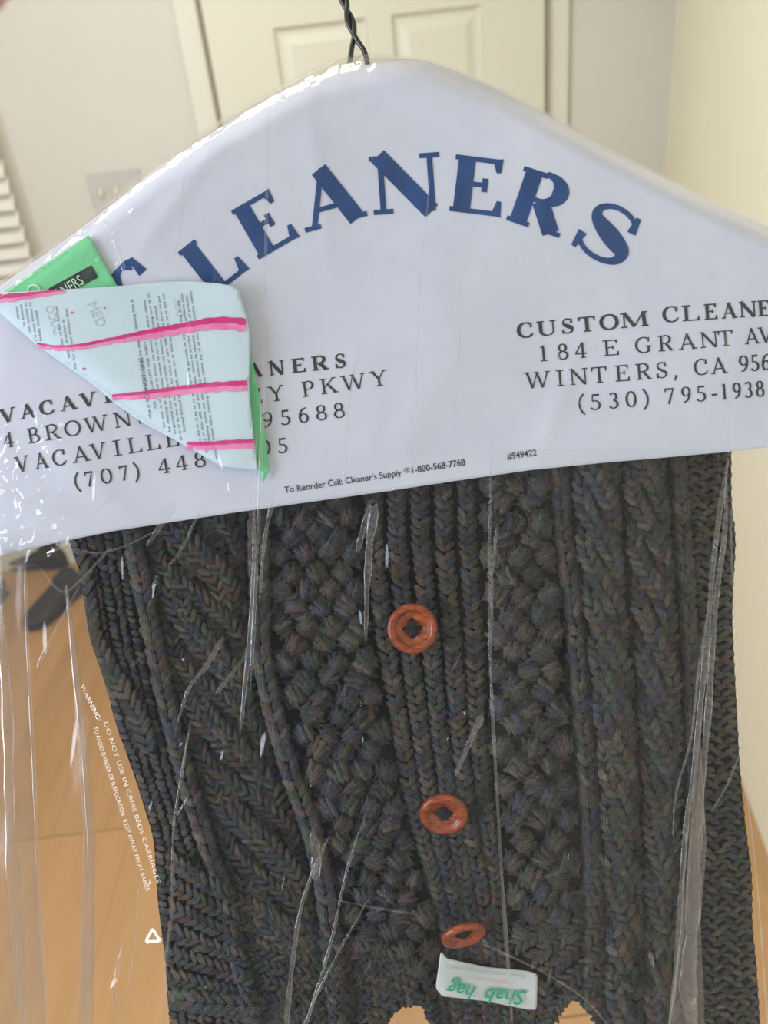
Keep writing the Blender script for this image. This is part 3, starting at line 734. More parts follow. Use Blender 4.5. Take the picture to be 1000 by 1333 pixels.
def arc(cx, cy, rx, ry, a0, a1, n=14):
    a = np.radians(np.linspace(a0, a1, n)); return [(cx + rx * math.cos(t), cy + ry * math.sin(t)) for t in a]
def glyph(ch, T, t):
    """strokes of a serif letter in a 1 x 1 box: list of (points, widths); x is scaled to the width later"""
    S = []
    def ln(a, b, w): S.append(([a, b], [w, w]))
    def taper(a, b, w0, w1): S.append(([a, b], [w0, w1]))
    def sf(x, y, l=.13): S.append(([(x - l, y), (x + l, y)], [t, t]))
    def nib(pts, T_=T, k=1.0): S.append((pts, 'nib', T_, k))
    lo, hi = t / 2, 1 - t / 2
    if ch == 'I': ln((.5, 0), (.5, 1), T); sf(.5, lo, .42); sf(.5, hi, .42)
    elif ch == 'L': ln((.27, 0), (.27, 1), T); ln((.05, lo), (.95, lo), t); sf(.27, hi, .23); taper((.93, 0), (.97, .30), t * 2.2, t * .9)
    elif ch == 'E':
        ln((.27, 0), (.27, 1), T); ln((.04, lo), (.93, lo), t); ln((.04, hi), (.88, hi), t); ln((.27, .52), (.66, .52), t)
        taper((.93, 0), (.97, .27), t * 2.2, t * .9); taper((.86, 1), (.90, .76), t * 2.2, t * .9); taper((.66, .64), (.66, .40), t * 1.2, t * 1.2)
    elif ch == 'F': ln((.27, 0), (.27, 1), T); sf(.27, lo, .23); ln((.04, hi), (.88, hi), t)
    elif ch == 'A': ln((.14, 0), (.50, 1), t * 1.15); ln((.84, 0), (.46, 1), T); ln((.25, .32), (.72, .32), t); sf(.13, lo, .13); sf(.86, lo, .15)
    elif ch == 'N': ln((.16, 0), (.16, 1), t * 1.15); ln((.86, 0), (.86, 1), t * 1.15); ln((.13, 1), (.84, .0), T); sf(.16, lo, .14); sf(.86, hi, .14); sf(.10, hi, .10)
    elif ch == 'M': ln((.14, 0), (.16, 1), t * 1.15); ln((.86, 0), (.84, 1), T); ln((.17, 1), (.50, .05), T * .95); ln((.50, .05), (.84, 1), t); sf(.14, lo, .11); sf(.86, lo, .13); sf(.12, hi, .09); sf(.88, hi, .10)
    elif ch == 'R': ln((.24, 0), (.24, 1), T); sf(.24, lo, .20); sf(.18, hi, .14); nib([(.24, hi), (.45, hi)] + arc(.48, .745, .30, .245, 88, -88) + [(.24, .50)]); ln((.50, .50), (.84, .03), T); ln((.76, lo), (1.0, lo), t)
    elif ch == 'P': ln((.26, 0), (.26, 1), T); sf(.26, lo, .20); sf(.20, hi, .16); nib([(.26, hi), (.50, hi)] + arc(.53, .73, .34, .26, 88, -88) + [(.26, .47)])
    elif ch == 'B': ln((.26, 0), (.26, 1), T); sf(.22, lo, .18); sf(.22, hi, .18); nib([(.26, hi), (.48, hi)] + arc(.50, .765, .28, .225, 88, -88) + [(.26, .54)]); nib([(.26, .54), (.52, .54)] + arc(.54, .275, .36, .26, 88, -88) + [(.26, lo)])
    elif ch == 'K': ln((.22, 0), (.22, 1), T); sf(.22, lo, .18); sf(.22, hi, .18); ln((.24, .42), (.84, .98), t); ln((.45, .62), (.88, .02), T); sf(.84, hi, .13); sf(.88, lo, .14)
    elif ch in 'VY':
        if ch == 'V': ln((.16, 1), (.50, .0), T); ln((.50, 0), (.86, 1), t * 1.1); sf(.14, hi, .15); sf(.87, hi, .13)
        else: ln((.14, 1), (.50, .46), T); ln((.50, .46), (.86, 1), t * 1.1); ln((.50, 0), (.50, .5), T); sf(.12, hi, .15); sf(.88, hi, .13); sf(.5, lo, .2)
    elif ch == 'W': ln((.10, 1), (.30, 0), T); ln((.30, 0), (.50, .95), t); ln((.48, .95), (.70, 0), T); ln((.70, 0), (.92, 1), t * 1.1); sf(.10, hi, .11); sf(.92, hi, .09); sf(.47, hi, .08)
    elif ch == 'T': ln((.5, 0), (.5, 1), T); sf(.5, lo, .22); ln((.04, hi), (.96, hi), t); taper((.06, 1), (.04, .74), t * 2, t * .9); taper((.94, 1), (.96, .74), t * 2, t * .9)
    elif ch == 'U': nib([(.22, 1), (.22, .4)] + arc(.52, .32, .30, .30, 180, 270)); S.append((arc(.52, .32, .30, .30, 270, 360) + [(.82, 1)], [t * 1.1] * 15)); sf(.22, hi, .18); sf(.82, hi, .14)
    elif ch == 'O': nib(arc(.5, .5, .43, .48, 0, 360, 40))
    elif ch in 'CG':
        nib(arc(.54, .5, .44, .48, 55, 312, 34)); taper((.86, .98), (.83, .66), t * .9, t * 2.0) if ch == 'C' else taper((.86, .98), (.83, .70), t * .9, t * 1.8)
        if ch == 'C': taper((.83, .12), (.93, .26), t * 1.2, t * .9)
        else: ln((.82, .06), (.82, .42), T); sf(.82, .42, .17)
    elif ch == 'S':
        p = arc(.50, .745, .30, .225, 30, 180, 14) + [(.22, .66), (.34, .57), (.60, .45), (.78, .36)] + arc(.48, .255, .33, .225, 10, -160, 16)
        p = [tuple(c) for c in smooth_poly(p, .03)]; n = len(p); w = [t + (T * 1.08 - t) * math.exp(-((i / n - .5) / .17) ** 2) for i in range(n)]
        S.append((p, w)); taper((.76, .99), (.78, .70), t, t * 1.9); taper((.16, .30), (.15, .0), t * 1.9, t)
    elif ch == '0': nib(arc(.5, .5, .38, .48, 0, 360, 36))
    elif ch == '1': ln((.5, 0), (.5, 1), T); sf(.5, lo, .34); ln((.22, .86), (.5, .97), t)
    elif ch == '3': nib(arc(.46, .755, .30, .225, 150, -90, 18)); nib(arc(.44, .27, .38, .25, 90, -155, 20))
    elif ch == '4': ln((.66, 0), (.66, 1), T); ln((.62, .98), (.06, .30), t * 1.1); ln((.04, .29), (.96, .29), t * 1.3); sf(.66, lo, .2)
    elif ch == '5': ln((.26, 1), (.22, .56), t * 1.1); ln((.26, hi - t * .4), (.82, hi - t * .4), t * 1.9); nib([(.22, .56)] + arc(.42, .30, .40, .28, 110, -150, 22))
    elif ch == '6': nib(arc(.52, .30, .36, .28, 0, 360, 30)); nib([(.80, .97), (.50, .90), (.24, .66), (.16, .36)])
    elif ch == '9': nib(arc(.48, .70, .36, .28, 0, 360, 30)); nib([(.20, .03), (.50, .10), (.76, .34), (.84, .64)])
    elif ch == '7': ln((.12, hi - t * .4), (.90, hi - t * .4), t * 1.9); taper((.86, .97), (.36, 0), t, T); taper((.12, 1), (.10, .76), t * 1.6, t)
    elif ch == '8': nib(arc(.5, .755, .30, .225, 0, 360, 26)); nib(arc(.5, .27, .38, .25, 0, 360, 28))
    elif ch == '(': nib([(.85, 1.08), (.45, .80), (.28, .42), (.45, .05), (.85, -.24)], T * .9)
    elif ch == ')': nib([(.15, 1.08), (.55, .80), (.72, .42), (.55, .05), (.15, -.24)], T * .9)
    elif ch == '-': ln((.05, .36), (.95, .36), t * 1.8)
    elif ch == ',': taper((.5, .12), (.2, -.22), T * 1.1, t)
    return S
def letters(name, items, zfun, mat, parent, T, t, maxseg=5.0, dz=.0003):
    """items: (char, x_left, y_base, width, height, angle) in px"""
    mb = MB()
    for ch, x, y, wd, h, ang in items:
        ca, sa = math.cos(ang), math.sin(ang)
        for s in glyph(ch, T, t):
            pts = np.array(s[0], float) * (wd, h)
            if s[1] == 'nib':
                if len(pts) < 8: pts = smooth_poly(pts, max(1.0, h / 12))
                d = np.gradient(pts, axis=0); ln_ = np.linalg.norm(d, axis=1) + 1e-9
                w = (t + (s[2] - t) * np.abs(d[:, 1] / ln_) ** 1.3) * h
            else: w = np.array(s[1]) * h
            # subdivide so that the print follows the paper
            P_, W_ = [pts[0]], [w[0]]
            for i in range(len(pts) - 1):
                n = max(1, int(np.linalg.norm(pts[i + 1] - pts[i]) / maxseg))
                for k in range(1, n + 1): P_.append(pts[i] + (pts[i + 1] - pts[i]) * k / n); W_.append(w[i] + (w[i + 1] - w[i]) * k / n)
            P_ = np.array(P_); W_ = np.array(W_); d = np.gradient(P_, axis=0); d /= (np.linalg.norm(d, axis=1) + 1e-9)[:, None]
            nn_ = np.c_[-d[:, 1], d[:, 0]]
            A = P_ + nn_ * W_[:, None] / 2; B = P_ - nn_ * W_[:, None] / 2
            # horizontal stems shear serifs: flat ends on straight stems come for free
            Q = np.concatenate([A, B]); X = x + Q[:, 0] * ca + Q[:, 1] * sa * 1; Y = y - (-Q[:, 0] * sa + Q[:, 1] * ca)
            Y = y - Q[:, 1] * ca - Q[:, 0] * sa; X = x + Q[:, 0] * ca - Q[:, 1] * sa
            n = len(P_); V = G(X, Y, zfun(X, Y) + dz)
            mb.add(V, [(i, n + i, n + i + 1, i + 1) for i in range(n - 1)])
    return mb.build(name, mat, parent, False, True)

def lz(px, py): return .0195 + 0 * np.asarray(px)
def lab_text(text, u0, v0, u1, v1, hh, mat, bold=0, shear=0):
    a = [float(c) for c in label_pt(u0, v0)]; b = [float(c) for c in label_pt(u1, v1)]
    def zf(px, py):
        u = np.clip((np.asarray(px) - 567) / 133, 0, 1); return label_z(u, .5 + 0 * u) + .0006
    return text_between('label_lettering', text, a, b, hh, zf, mat, lab, bold, shear)
lab_text('Shab', .90, .52, .50, .62, 19, m_lgreen, .012, .35)
lab_text('hag', .42, .62, .14, .58, 19, m_lgreen, .012, .35)
lab_text('HAND KNIT IN PURE WOOL', .88, .12, .10, .20, 4, m_lgrey, 0)
lab_text('MADE IN NEPAL', .72, .36, .36, .38, 3.5, m_lorange, 0)
lab_text('HAND WASH', .60, .86, .28, .84, 3.5, m_lgrey, 0)

# ------------------------------------------------------------------ wire hanger
hanger = g_thing('wire_hanger', 462, 60, .006, 'black twisted wire hanger rising out of the paper cover', 'hanger')
mb = MB(); ys = np.arange(45, -150, -2.0)
axx = interp([(-150, 430), (-60, 438), (0, 448), (45, 461)], ys)
RW = .0014
for ph in (0, PI):
    a = (45 - ys) / 46.0 * 2 * PI * .72 + ph
    X = axx + 3.6 * np.sin(a); Z = .009 + .0014 * np.cos(a)
    if ph == 0: tail = [(480, 92, .009), (478, 80, .009), (474, 66, .0095), (466, 54, .010)]
    else: tail = [(455, 95, .009), (456, 78, .009), (458, 62, .0085), (460, 53, .0082)]
    pts = tail + list(zip(X, ys, Z)); pts = smooth_poly(np.array(pts), 2.5)
    mb.tube(G(pts[:, 0], pts[:, 1], pts[:, 2]), RW, 10)
mb.build('twisted_neck', m_wire, hanger, True, True)
mb = MB(); hk = [(430, -150), (418, -200), (420, -260), (450, -300), (495, -300), (525, -265), (528, -230)]
hp = smooth_poly(hk, 5); mb.tube(G(hp[:, 0], hp[:, 1], .009), RW, 10); mb.build('hook', m_wire, hanger, True, True)
mb = MB()
for pl in ([(480, 90), (500, 118), (560, 140), (700, 200), (850, 275), (1010, 350), (1040, 400), (1000, 420)], [(455, 92), (440, 120), (370, 160), (250, 240), (100, 340), (-20, 430), (-40, 470), (0, 490)]):
    hp = smooth_poly(pl, 6); mb.tube(G(hp[:, 0], hp[:, 1], .009), RW, 8)
mb.build('shoulder_wire', m_wire, hanger, True, True)
mb = MB(); hp = smooth_poly([(1000, 420), (500, 470), (0, 490)], 8); mb.tube(G(hp[:, 0], hp[:, 1], .004), RW, 8); mb.build('bottom_bar', m_wire, hanger, True, True)

# ------------------------------------------------------------------ paper cover
cape_top = [(-60,425),(0,372),(60,330),(120,286),(160,254),(200,222),(245,192),(290,164),(330,140),(370,117),(410,99),(445,89),(490,82),(520,77),(548,78),(572,85),(600,96),(640,113),(700,143),(750,171),(800,199),(850,225),(900,250),(950,273),(1000,295),(1060,322)]
cape_bot = [(-60,740),(0,725),(75,706),(150,691),(300,668),(400,654),(500,640),(600,625),(690,612),(780,603),(850,597),(950,588),(1000,582),(1060,575)]
def ztop(px): return (interp(cape_top, px - 6) + interp(cape_top, px + 6)) / 2
def zcape(px, py):
    px = np.asarray(px, float); py = np.asarray(py, float)
    d = np.clip((py - ztop(px)) / 34.0, 0, 1)
    z = .0150 + .019 * np.sqrt(1 - (1 - d) ** 2)
    z = z + .0012 * np.sin(px / 150 + 1) + .0007 * np.sin(px / 61 + py / 90.) * d
    for x0, y0, x1, y1, A, w in [(470, 95, 700, 190, .0012, 22), (440, 100, 250, 215, .0012, 22), (300, 160, 180, 330, .0008, 14), (700, 470, 960, 590, -.0010, 40), (570, 470, 520, 600, .0007, 22), (400, 150, 430, 330, .0006, 16), (560, 300, 600, 520, .0005, 30), (760, 430, 700, 600, .0006, 14), (640, 120, 900, 260, .0010, 16), (60, 560, 180, 690, .0007, 20)]:
        dx, dy = x1 - x0, y1 - y0; L = math.hypot(dx, dy); s = ((px - x0) * dx + (py - y0) * dy) / L; c = ((px - x0) * dy - (py - y0) * dx) / L
        z = z + A * np.exp(-(c / w) ** 2) * np.exp(-((s - L / 2) / (L * .55)) ** 4)
    return z
cover = g_thing('paper_hanger_cover', 520, 600, .03, 'white paper hanger cover with a navy arc of letters, over the cardigan', 'paper cover')
u_ = np.linspace(-60, 1060, 281); v_ = np.linspace(0, 1, 110) ** 1.0
UU, VV = np.meshgrid(u_, v_); YT, YB = ztop(UU), interp(cape_bot, UU)
YY = YT + (YB - YT) * VV ** 1.15
sheet('front_sheet', UU, YY, zcape(UU, YY), m_cape, cover, .00018)
v_ = np.linspace(0, 1, 40); UU, VV = np.meshgrid(u_, v_); YT, YB = ztop(UU), interp(cape_bot, UU) - 6
YY = YT + (YB - YT) * VV; dd = np.clip((YY - YT) / 34, 0, 1)
sheet('back_sheet', UU, YY, .0148 - .032 * np.sqrt(1 - (1 - dd) ** 2), m_cape, cover, 0)

R_ = math.radians
letters('arc_lettering', [
    ('C', 188, 427, 62, 77, R_(47)), ('L', 275, 388, 60, 74, R_(38)), ('E', 335, 339, 61, 73, R_(30)), ('A', 398, 303, 83, 75, R_(15.5)),
    ('N', 485, 280, 92, 76, R_(4)), ('E', 582, 274, 68, 74, R_(-7)), ('R', 656, 285, 76, 74, R_(-19)), ('S', 735, 313, 90, 75, R_(-31))],
    zcape, m_navy, cover, .30, .085)
def line(name, chars, base, h, T, t, mat=None):
    """chars: (ch, x0, x1); base: (xa, ya, xb, yb)"""
    xa, ya, xb, yb = base; sl = (yb - ya) / (xb - xa); ang = math.atan(-sl); it = []
    for ch, x0, x1 in chars:
        it.append((ch, x0, ya + (x0 - xa) * sl, (x1 - x0) / math.cos(ang), h, ang))
    letters(name, it, zcape, mat or m_ink, cover, T, t, 6.0)
line('address_line', [('V',1,22),('A',27,48),('C',53,72),('A',79,101),('V',106,127),('I',135,147),('L',157,175),('L',182,200),('E',207,224)], (12,549,142,524), 18, .26, .09)
line('address_line', [('A',322,343),('N',351,371),('E',380,398),('R',406,428),('S',436,452)], (351,489,452,478), 18.5, .25, .09)
line('address_line', [('4',6,19),('B',37,53),('R',59,80),('O',85,107),('W',111,142),('N',150,172),('S',180,195)], (37,578,172,553.5), 20, .145, .068)
line('address_line', [('E',326,342),('Y',351,371),('P',394,411),('K',418,440),('W',446,477),('Y',484,505)], (341,525,504,501), 20, .145, .068)
line('address_line', [('V',21,39),('A',46,64),('C',69,88),('A',95,118),('V',119,140),('I',148,160),('L',167,185),('L',191,209),('E',216,233)], (30,614,233,580), 20.5, .145, .068)
line('address_line', [('9',342,357),('5',366,380),('6',389,403),('8',412,427),('8',435,450)], (342,557,450,543), 19.5, .14, .065)
line('address_line', [('(',97,106),('7',112,124),('0',132,148),('7',157,169),(')',175,184),('4',207,223),('4',230,246),('8',254,269)], (113,634,268,607), 19.5, .14, .065)
line('address_line', [('0',338,354),('5',362,376)], (338,593,376,589), 19.5, .14, .065)
line('address_line', [('C',674,696),('U',699,726),('S',731,749),('T',754,776),('O',782,806),('M',808,845)], (674,440.5,845,424), 19.5, .25, .09)
line('address_line', [('C',863,885),('L',888,911),('E',917,934),('A',940,960),('N',963,986),('E',987,1003),('R',1008,1028),('S',1034,1048)], (863,420,1003,411), 20.5, .21, .08)
line('address_line', [('1',702,715),('8',726,741),('4',749,765),('E',785,806),('G',827,849),('R',857,878),('A',884,908),('N',912,936),('T',936,955),('A',970,990),('V',988,1008)], (704,470.5,1000,446), 20.5, .145, .068)
line('address_line', [('W',684,717),('I',724,736),('N',742,766),('T',771,791),('E',801,820),('R',828,849),('S',854,871),(',',877,885),('C',904,923),('A',926,948),('9',963,976),('5',978,990),('6',992,1004)], (685,506,1000,481.5), 21, .145, .068)
line('address_line', [('(',752,763),('5',769,784),('3',793,807),('0',815,830),(')',837,847),('7',866,880),('9',888,901),('5',907,921),('-',927,935),('1',939,949),('9',955,966),('3',970,981),('8',985,996)], (770,534,995,516), 20.5, .14, .065)
text_between('reorder_line', "To Reorder Call: Cleaner's Supply", (371, 642), (523, 619), 8.5, zcape, m_ink2, cover, .006)
text_between('reorder_line', '\u00ae', (526, 616), (534, 615), 6.5, zcape, m_ink2, cover, .0)
text_between('reorder_line', '1-800-568-7768', (537, 616), (606, 605.5), 8.5, zcape, m_ink2, cover, .010)
text_between('reorder_line', '#949422', (660.5, 598.5), (699, 593), 8.5, zcape, m_ink2, cover, .006)

# ------------------------------------------------------------------ green tag and pale blue ticket
def poly_sheet(name, poly, zfun, mat, parent, step=5.0, th=.0003):
    """flat outline filled with a triangulated grid so that it can curl"""
    poly = [tuple(map(float, p)) for p in poly]
    from mathutils.geometry import delaunay_2d_cdt
    bd = []
    for i in range(len(poly)):
        a, b = np.array(poly[i]), np.array(poly[(i + 1) % len(poly)]); n = max(1, int(np.linalg.norm(b - a) / step))
        bd += [tuple(a + (b - a) * k / n) for k in range(n)]
    xs = [p[0] for p in poly]; ys = [p[1] for p in poly]
    gxx, gyy = np.meshgrid(np.arange(min(xs) + step / 2, max(xs), step), np.arange(min(ys) + step / 2, max(ys), step))
    m_ = inside(gxx, gyy, poly); ins = list(zip(gxx[m_], gyy[m_]))
    bda = np.array(bd); ins = [p for p in ins if np.min(np.hypot(bda[:, 0] - p[0], bda[:, 1] - p[1])) > step * .45]
    vs = [Vector(p) for p in bd + ins]; nb = len(bd)
    out = delaunay_2d_cdt(vs, [(i, (i + 1) % nb) for i in range(nb)], [], 1, 1e-4)
    X = np.array([v.x for v in out[0]]); Y = np.array([v.y for v in out[0]]); fs = [tuple(f) for f in out[2]]
    V = G(X, Y, zfun(X, Y)); o = mesh(name, V, fs, mat, parent, True, True)
    # face the viewer
    n = o.data.polygons[0].normal
    if n.z < 0:
        o.data.flip_normals()
    if th: md = o.modifiers.new('thickness', 'SOLIDIFY'); md.thickness = th; md.offset = -1
    return o
def ztag(px, py):
    px = np.asarray(px, float); py = np.asarray(py, float)
    return np.maximum(zcape(px, py), .033) + .0022 + .0006 * np.sin(px / 40)
gtag = g_thing('green_garment_tag', 115, 345, .034, 'bright green card tag with a black printed box, behind the pale blue ticket', 'tag')
poly_sheet('card', [(6,379),(60,343),(115,306),(134,339),(155,376),(200,390),(300,420),(325,450),(331,480),(338,520),(346,570),(350.5,612),(342,628),(334,600),(320,560),(260,520),(60,410)], ztag, m_green, gtag)
poly_sheet('black_box', [(58,391),(64,375),(90,361),(119,345),(123,352),(127.5,361),(96,378),(72,392)], lambda x, y: ztag(x, y) + .0003, m_black, gtag, th=0)
text_between('tag_lettering', 'CLEANERS', (57, 402), (110, 369), 14, lambda x, y: ztag(x, y) + .0005, m_tagink, gtag, .0)
mb = MB(); ca = smooth_poly([(40, 384), (36, 379), (38, 373), (44, 371), (50, 374), (52, 380)], 1.2)
lw = 1.1; d = np.gradient(ca, axis=0); d /= np.linalg.norm(d, axis=1)[:, None]; nn_ = np.c_[-d[:, 1], d[:, 0]]
Q = np.concatenate([ca + nn_ * lw, ca - nn_ * lw]); n = len(ca); mb.add(G(Q[:, 0], Q[:, 1], ztag(Q[:, 0], Q[:, 1]) + .0005), [(i, n + i, n + i + 1, i + 1) for i in range(n - 1)])
mb.build('tag_emblem', m_tagink, gtag, False, True)

TK = [(-40,384),(0,381),(80,377),(130,374),(170,371),(210,367),(250,366),(285,369),(303,372),(311,378),(316,395),(322,415),(326,440),(326,470),(324,495),(326,525),(329,555),(332,585),(335,612),(312,610),(288,607),(256,589),(224,571),(188,552),(152,527),(120,500),(80,472),(44,446),(0,408),(-40,390)]
def ztk(px, py):
    px = np.asarray(px, float); py = np.asarray(py, float)
    # the sheet is folded over along the diagonal on its lower left and rolls up there
    dx, dy = 288., 203.; L = math.hypot(dx, dy); c = ((px - 0) * dy - (py - 408) * dx) / L     # distance from the fold
    e = np.clip(c / 30., 0, 1)
    z = .0405 + .003 * (np.sqrt(1 - (1 - e) ** 2) - 1) + .0012 * np.sin(px / 55 + .5) * e + .0006 * np.sin(py / 37) * e
    r_ = np.clip((px - 285) / 45, 0, 1)
    return z - .0015 * r_ ** 2
ticket = g_thing('laundry_ticket', 200, 480, .0375, 'pale blue ticket sheet with pink marker stripes, folded over on the paper cover', 'ticket')
poly_sheet('ticket_sheet', TK, ztk, m_ticket, ticket)
def stripe(name, ctr, w0, w1, mat, dz):
    c = smooth_poly(ctr, 3.0); n = len(c); w = np.linspace(w0, w1, n) * (1 + .10 * np.sin(np.arange(n) * .9) + .08 * np.random.default_rng(n).normal(0, 1, n))
    d = np.gradient(c, axis=0); d /= np.linalg.norm(d, axis=1)[:, None]; nn_ = np.c_[-d[:, 1], d[:, 0]]
    A = c + nn_ * w[:, None] / 2; B = c - nn_ * w[:, None] / 2; Q = np.concatenate([A, B])
    mesh(name, G(Q[:, 0], Q[:, 1], ztk(Q[:, 0], Q[:, 1]) + dz), [(i, i + 1, n + i + 1, n + i) for i in range(n - 1)], mat, ticket, False, True)
for ctr, w0, w1 in (([(-30,390),(0,388),(30,385),(60,381.5),(84,379)], 13, 2.5),
                    ([(48,449),(75,453),(110,450),(150,442),(200,432),(245,424),(275,419),(300,418.5),(320,421)], 3.5, 13),
                    ([(146,517),(190,512.5),(240,506),(280,502),(322,500)], 6, 10), ([(243,579),(270,579),(300,577),(331,576)], 6, 9)):
    stripe('marker_stripe', [(x, y + .22 * w1 * (x > 150) + 1.5) for x, y in ctr], w0, w1, m_pink, .0003)
    stripe('marker_stripe', [(x, y - 1.8) for x, y in ctr], w0 * .6, w1 * .62, m_mag, .0005)
for x, y, r_ in ((94, 407, 1.6), (136, 401, 1.3), (109, 480, 1.6)):
    poly_sheet('marker_dot', [(x + r_ * math.cos(a), y + r_ * math.sin(a)) for a in np.linspace(0, 2 * PI, 9)[:-1]], lambda a, b: ztk(a, b) + .0004, m_mag, ticket, th=0)
# small print running up the ticket
rs = random.Random(4)
WORDS = ['the', 'of', 'for', 'garments', 'and', 'to', 'any', 'articles', 'not', 'or', 'in', 'we', 'are', 'cleaning', 'be', 'claims', 'within', 'days', 'is', 'this', 'ticket', 'left', 'loss', 'care', 'buttons', 'on', 'must', 'limited', 'value', 'at']
def tk_line(xa, ya, xb, yb, h, text=None, mat=None):
    """from the bottom (xa, ya) up to (xb, yb); pieces outside of the sheet are cut"""
    L = math.hypot(xb - xa, yb - ya); pos = 0; ux, uy = (xb - xa) / L, (yb - ya) / L; parts = []
    toks = text.split() if text else None; k = 0
    while True:
        wd = toks[k % len(toks)] if toks else rs.choice(WORDS); l = len(wd) * h * (.95 if toks else .80)
        if pos + l > L or (toks and k >= len(toks)): break
        a = (xa + ux * pos, ya + uy * pos); b = (a[0] + ux * l, a[1] + uy * l)
        if all(inside(np.array([p[0] + o]), np.array([p[1]]), TK)[0] for p in (a, b) for o in (-h - 2, 3)): parts.append((wd, a, b))
        pos += l + h * .75; k += 1
    return parts
allp = []
def slope_x(x, y): return x + (y - 385) * .155        # columns lean to the right going down
for x0, rows in ((20, 5), (72, 3)):
    for r in range(rows):
        x = x0 + r * 6.2; allp += [(p, 2.9) for p in tk_line(slope_x(x, 500), 500, slope_x(x, 392), 392, 3.6)]
for r, x in enumerate((176, 182, 188.5, 195, 201.5, 208, 214.5)):
    pass
for x, tx in ((172, 'RULES AND REGULATIONS'), (181, 'WE ARE NOT RESPONSIBLE FOR ARTICLES LEFT OVER THIRTY DAYS')):
    allp += [(p, 3.4) for p in tk_line(slope_x(x, 600), 600, slope_x(x, 384), 384, 3.3, tx if x > 175 else None)]
for x in (188, 194.5, 201, 207.5, 214, 232, 238, 244, 250):
    allp += [(p, 3.0) for p in tk_line(slope_x(x, 606), 606, slope_x(x, 378), 378, 3.5)]
mbt = MB(); cache = {}
for (wd, a, b), h in allp:
    if wd not in cache: cache[wd] = font_mesh(wd, .012)
    V, Fc = cache[wd]; wdt = V[:, 0].max(); a = np.array(a); b = np.array(b); L = np.linalg.norm(b - a); u = (b - a) / L; up = np.array([u[1], -u[0]])
    P2 = a + (V[:, 0] / wdt * L)[:, None] * u + (V[:, 1] / .7 * h)[:, None] * up
    mbt.add(G(P2[:, 0], P2[:, 1], ztk(P2[:, 0], P2[:, 1]) + .00025), Fc)
mbt.build('small_print', m_ghost, ticket, False, True)['kind'] = 'stuff'
text_between('form_heading', 'CONDITIONS', (195, 520), (186, 465), 6, ztk, m_ghost, ticket, .0)
text_between('show_through_print', 'MED', (113, 397), (127, 427), 13, ztk, m_ghost2, ticket, -.01, 0, False, .0002)
text_between('show_through_print', 'DUCO', (58, 400), (70, 436), 11, ztk, m_ghost2, ticket, -.01, 0, True, .0002)
text_between('show_through_print', 'DUC', (225, 388), (230, 412), 10, ztk, m_ghost2, ticket, -.01, 0, True, .0002)

# ------------------------------------------------------------------ plastic garment bag
bag_top = [(-80,430),(0,366),(30,345),(60,322),(105,288),(150,251),(200,213),(260,172),(330,129),(380,103),(410,88),(440,76),(470,70),(500,70),(545,74),(572,81),(600,92),(640,109),(700,139),(800,195),(900,246),(1000,291),(1080,327)]
def zbt(px): return interp(bag_top, px)
rg = np.random.default_rng(11); RID = []
def add_r(x, y, ang, L, w, A): RID.append((x, y, ang, L, w, A))
for _ in range(90):                                    # long hanging tension folds
    add_r(rg.uniform(-40, 1040), rg.uniform(600, 1350), PI / 2 + rg.normal(0, .12), rg.uniform(80, 330), rg.uniform(5, 16), rg.uniform(-.0012, .0016))
for _ in range(80):                                    # fine folds over the paper
    add_r(rg.uniform(-20, 1020), rg.uniform(120, 640), PI / 2 + rg.normal(0, .22), rg.uniform(40, 200), rg.uniform(4, 12), rg.uniform(-.0006, .0008))
for _ in range(50):                                    # short oblique crumples on the knit
    add_r(rg.uniform(120, 960), rg.uniform(640, 1330), PI / 2 + rg.normal(.35, .5), rg.uniform(15, 70), rg.uniform(3, 8), rg.uniform(.0006, .0018))
for _ in range(70):                                    # crumpled patch at the lower left of the paper
    add_r(rg.uniform(-10, 90), rg.uniform(530, 720), rg.uniform(0, PI), rg.uniform(10, 42), rg.uniform(3, 7), rg.uniform(-.0016, .0022))
for _ in range(30):
    add_r(rg.uniform(100, 190), rg.uniform(235, 350), PI / 2 + rg.normal(.2, .4), rg.uniform(12, 55), rg.uniform(3, 6), rg.uniform(.0006, .0016))
for _ in range(120):                                   # crinkles along the left shoulder
    t = rg.uniform(20, 520); add_r(t, float(zbt(t)) + rg.uniform(2, 26), rg.normal(-.6, .35), rg.uniform(8, 36), rg.uniform(2.5, 5), rg.uniform(-.0012, .0022))
for _ in range(26):
    add_r(rg.uniform(925, 955), rg.uniform(590, 780), PI / 2 + rg.normal(0, .5), rg.uniform(10, 40), rg.uniform(3, 6), rg.uniform(-.0012, .0020))
for _ in range(46):                                    # facets steep enough to mirror the window
    w_ = rg.uniform(5, 13); add_r(rg.uniform(-10, 85), rg.uniform(535, 715), PI / 2 + rg.normal(.5, .45), rg.uniform(18, 60), w_, .00026 * w_ * rg.uniform(.8, 1.2))
for _ in range(60):
    w_ = rg.uniform(3, 9); add_r(rg.uniform(100, 980), rg.uniform(130, 640), PI / 2 + rg.normal(.1, .3), rg.uniform(25, 130), w_, .00020 * w_ * rg.uniform(.6, 1.25))
for _ in range(50):
    w_ = rg.uniform(3, 7); add_r(rg.uniform(110, 960), rg.uniform(650, 1330), PI / 2 + rg.normal(.3, .4), rg.uniform(18, 70), w_, .00022 * w_ * rg.uniform(.6, 1.2))
for x_, y_, w_, L_r in ((152, 300, 5, 70), (160, 330, 4, 60), (345, 300, 3, 240), (700, 260, 4, 90), (690, 470, 3, 90), (440, 80, 4, 50), (570, 520, 4, 90), (460, 590, 4, 60), (930, 640, 6, 70), (936, 715, 8, 50), (925, 755, 6, 40)):
    add_r(x_, y_, PI / 2 + .15, L_r, w_, .00027 * w_)
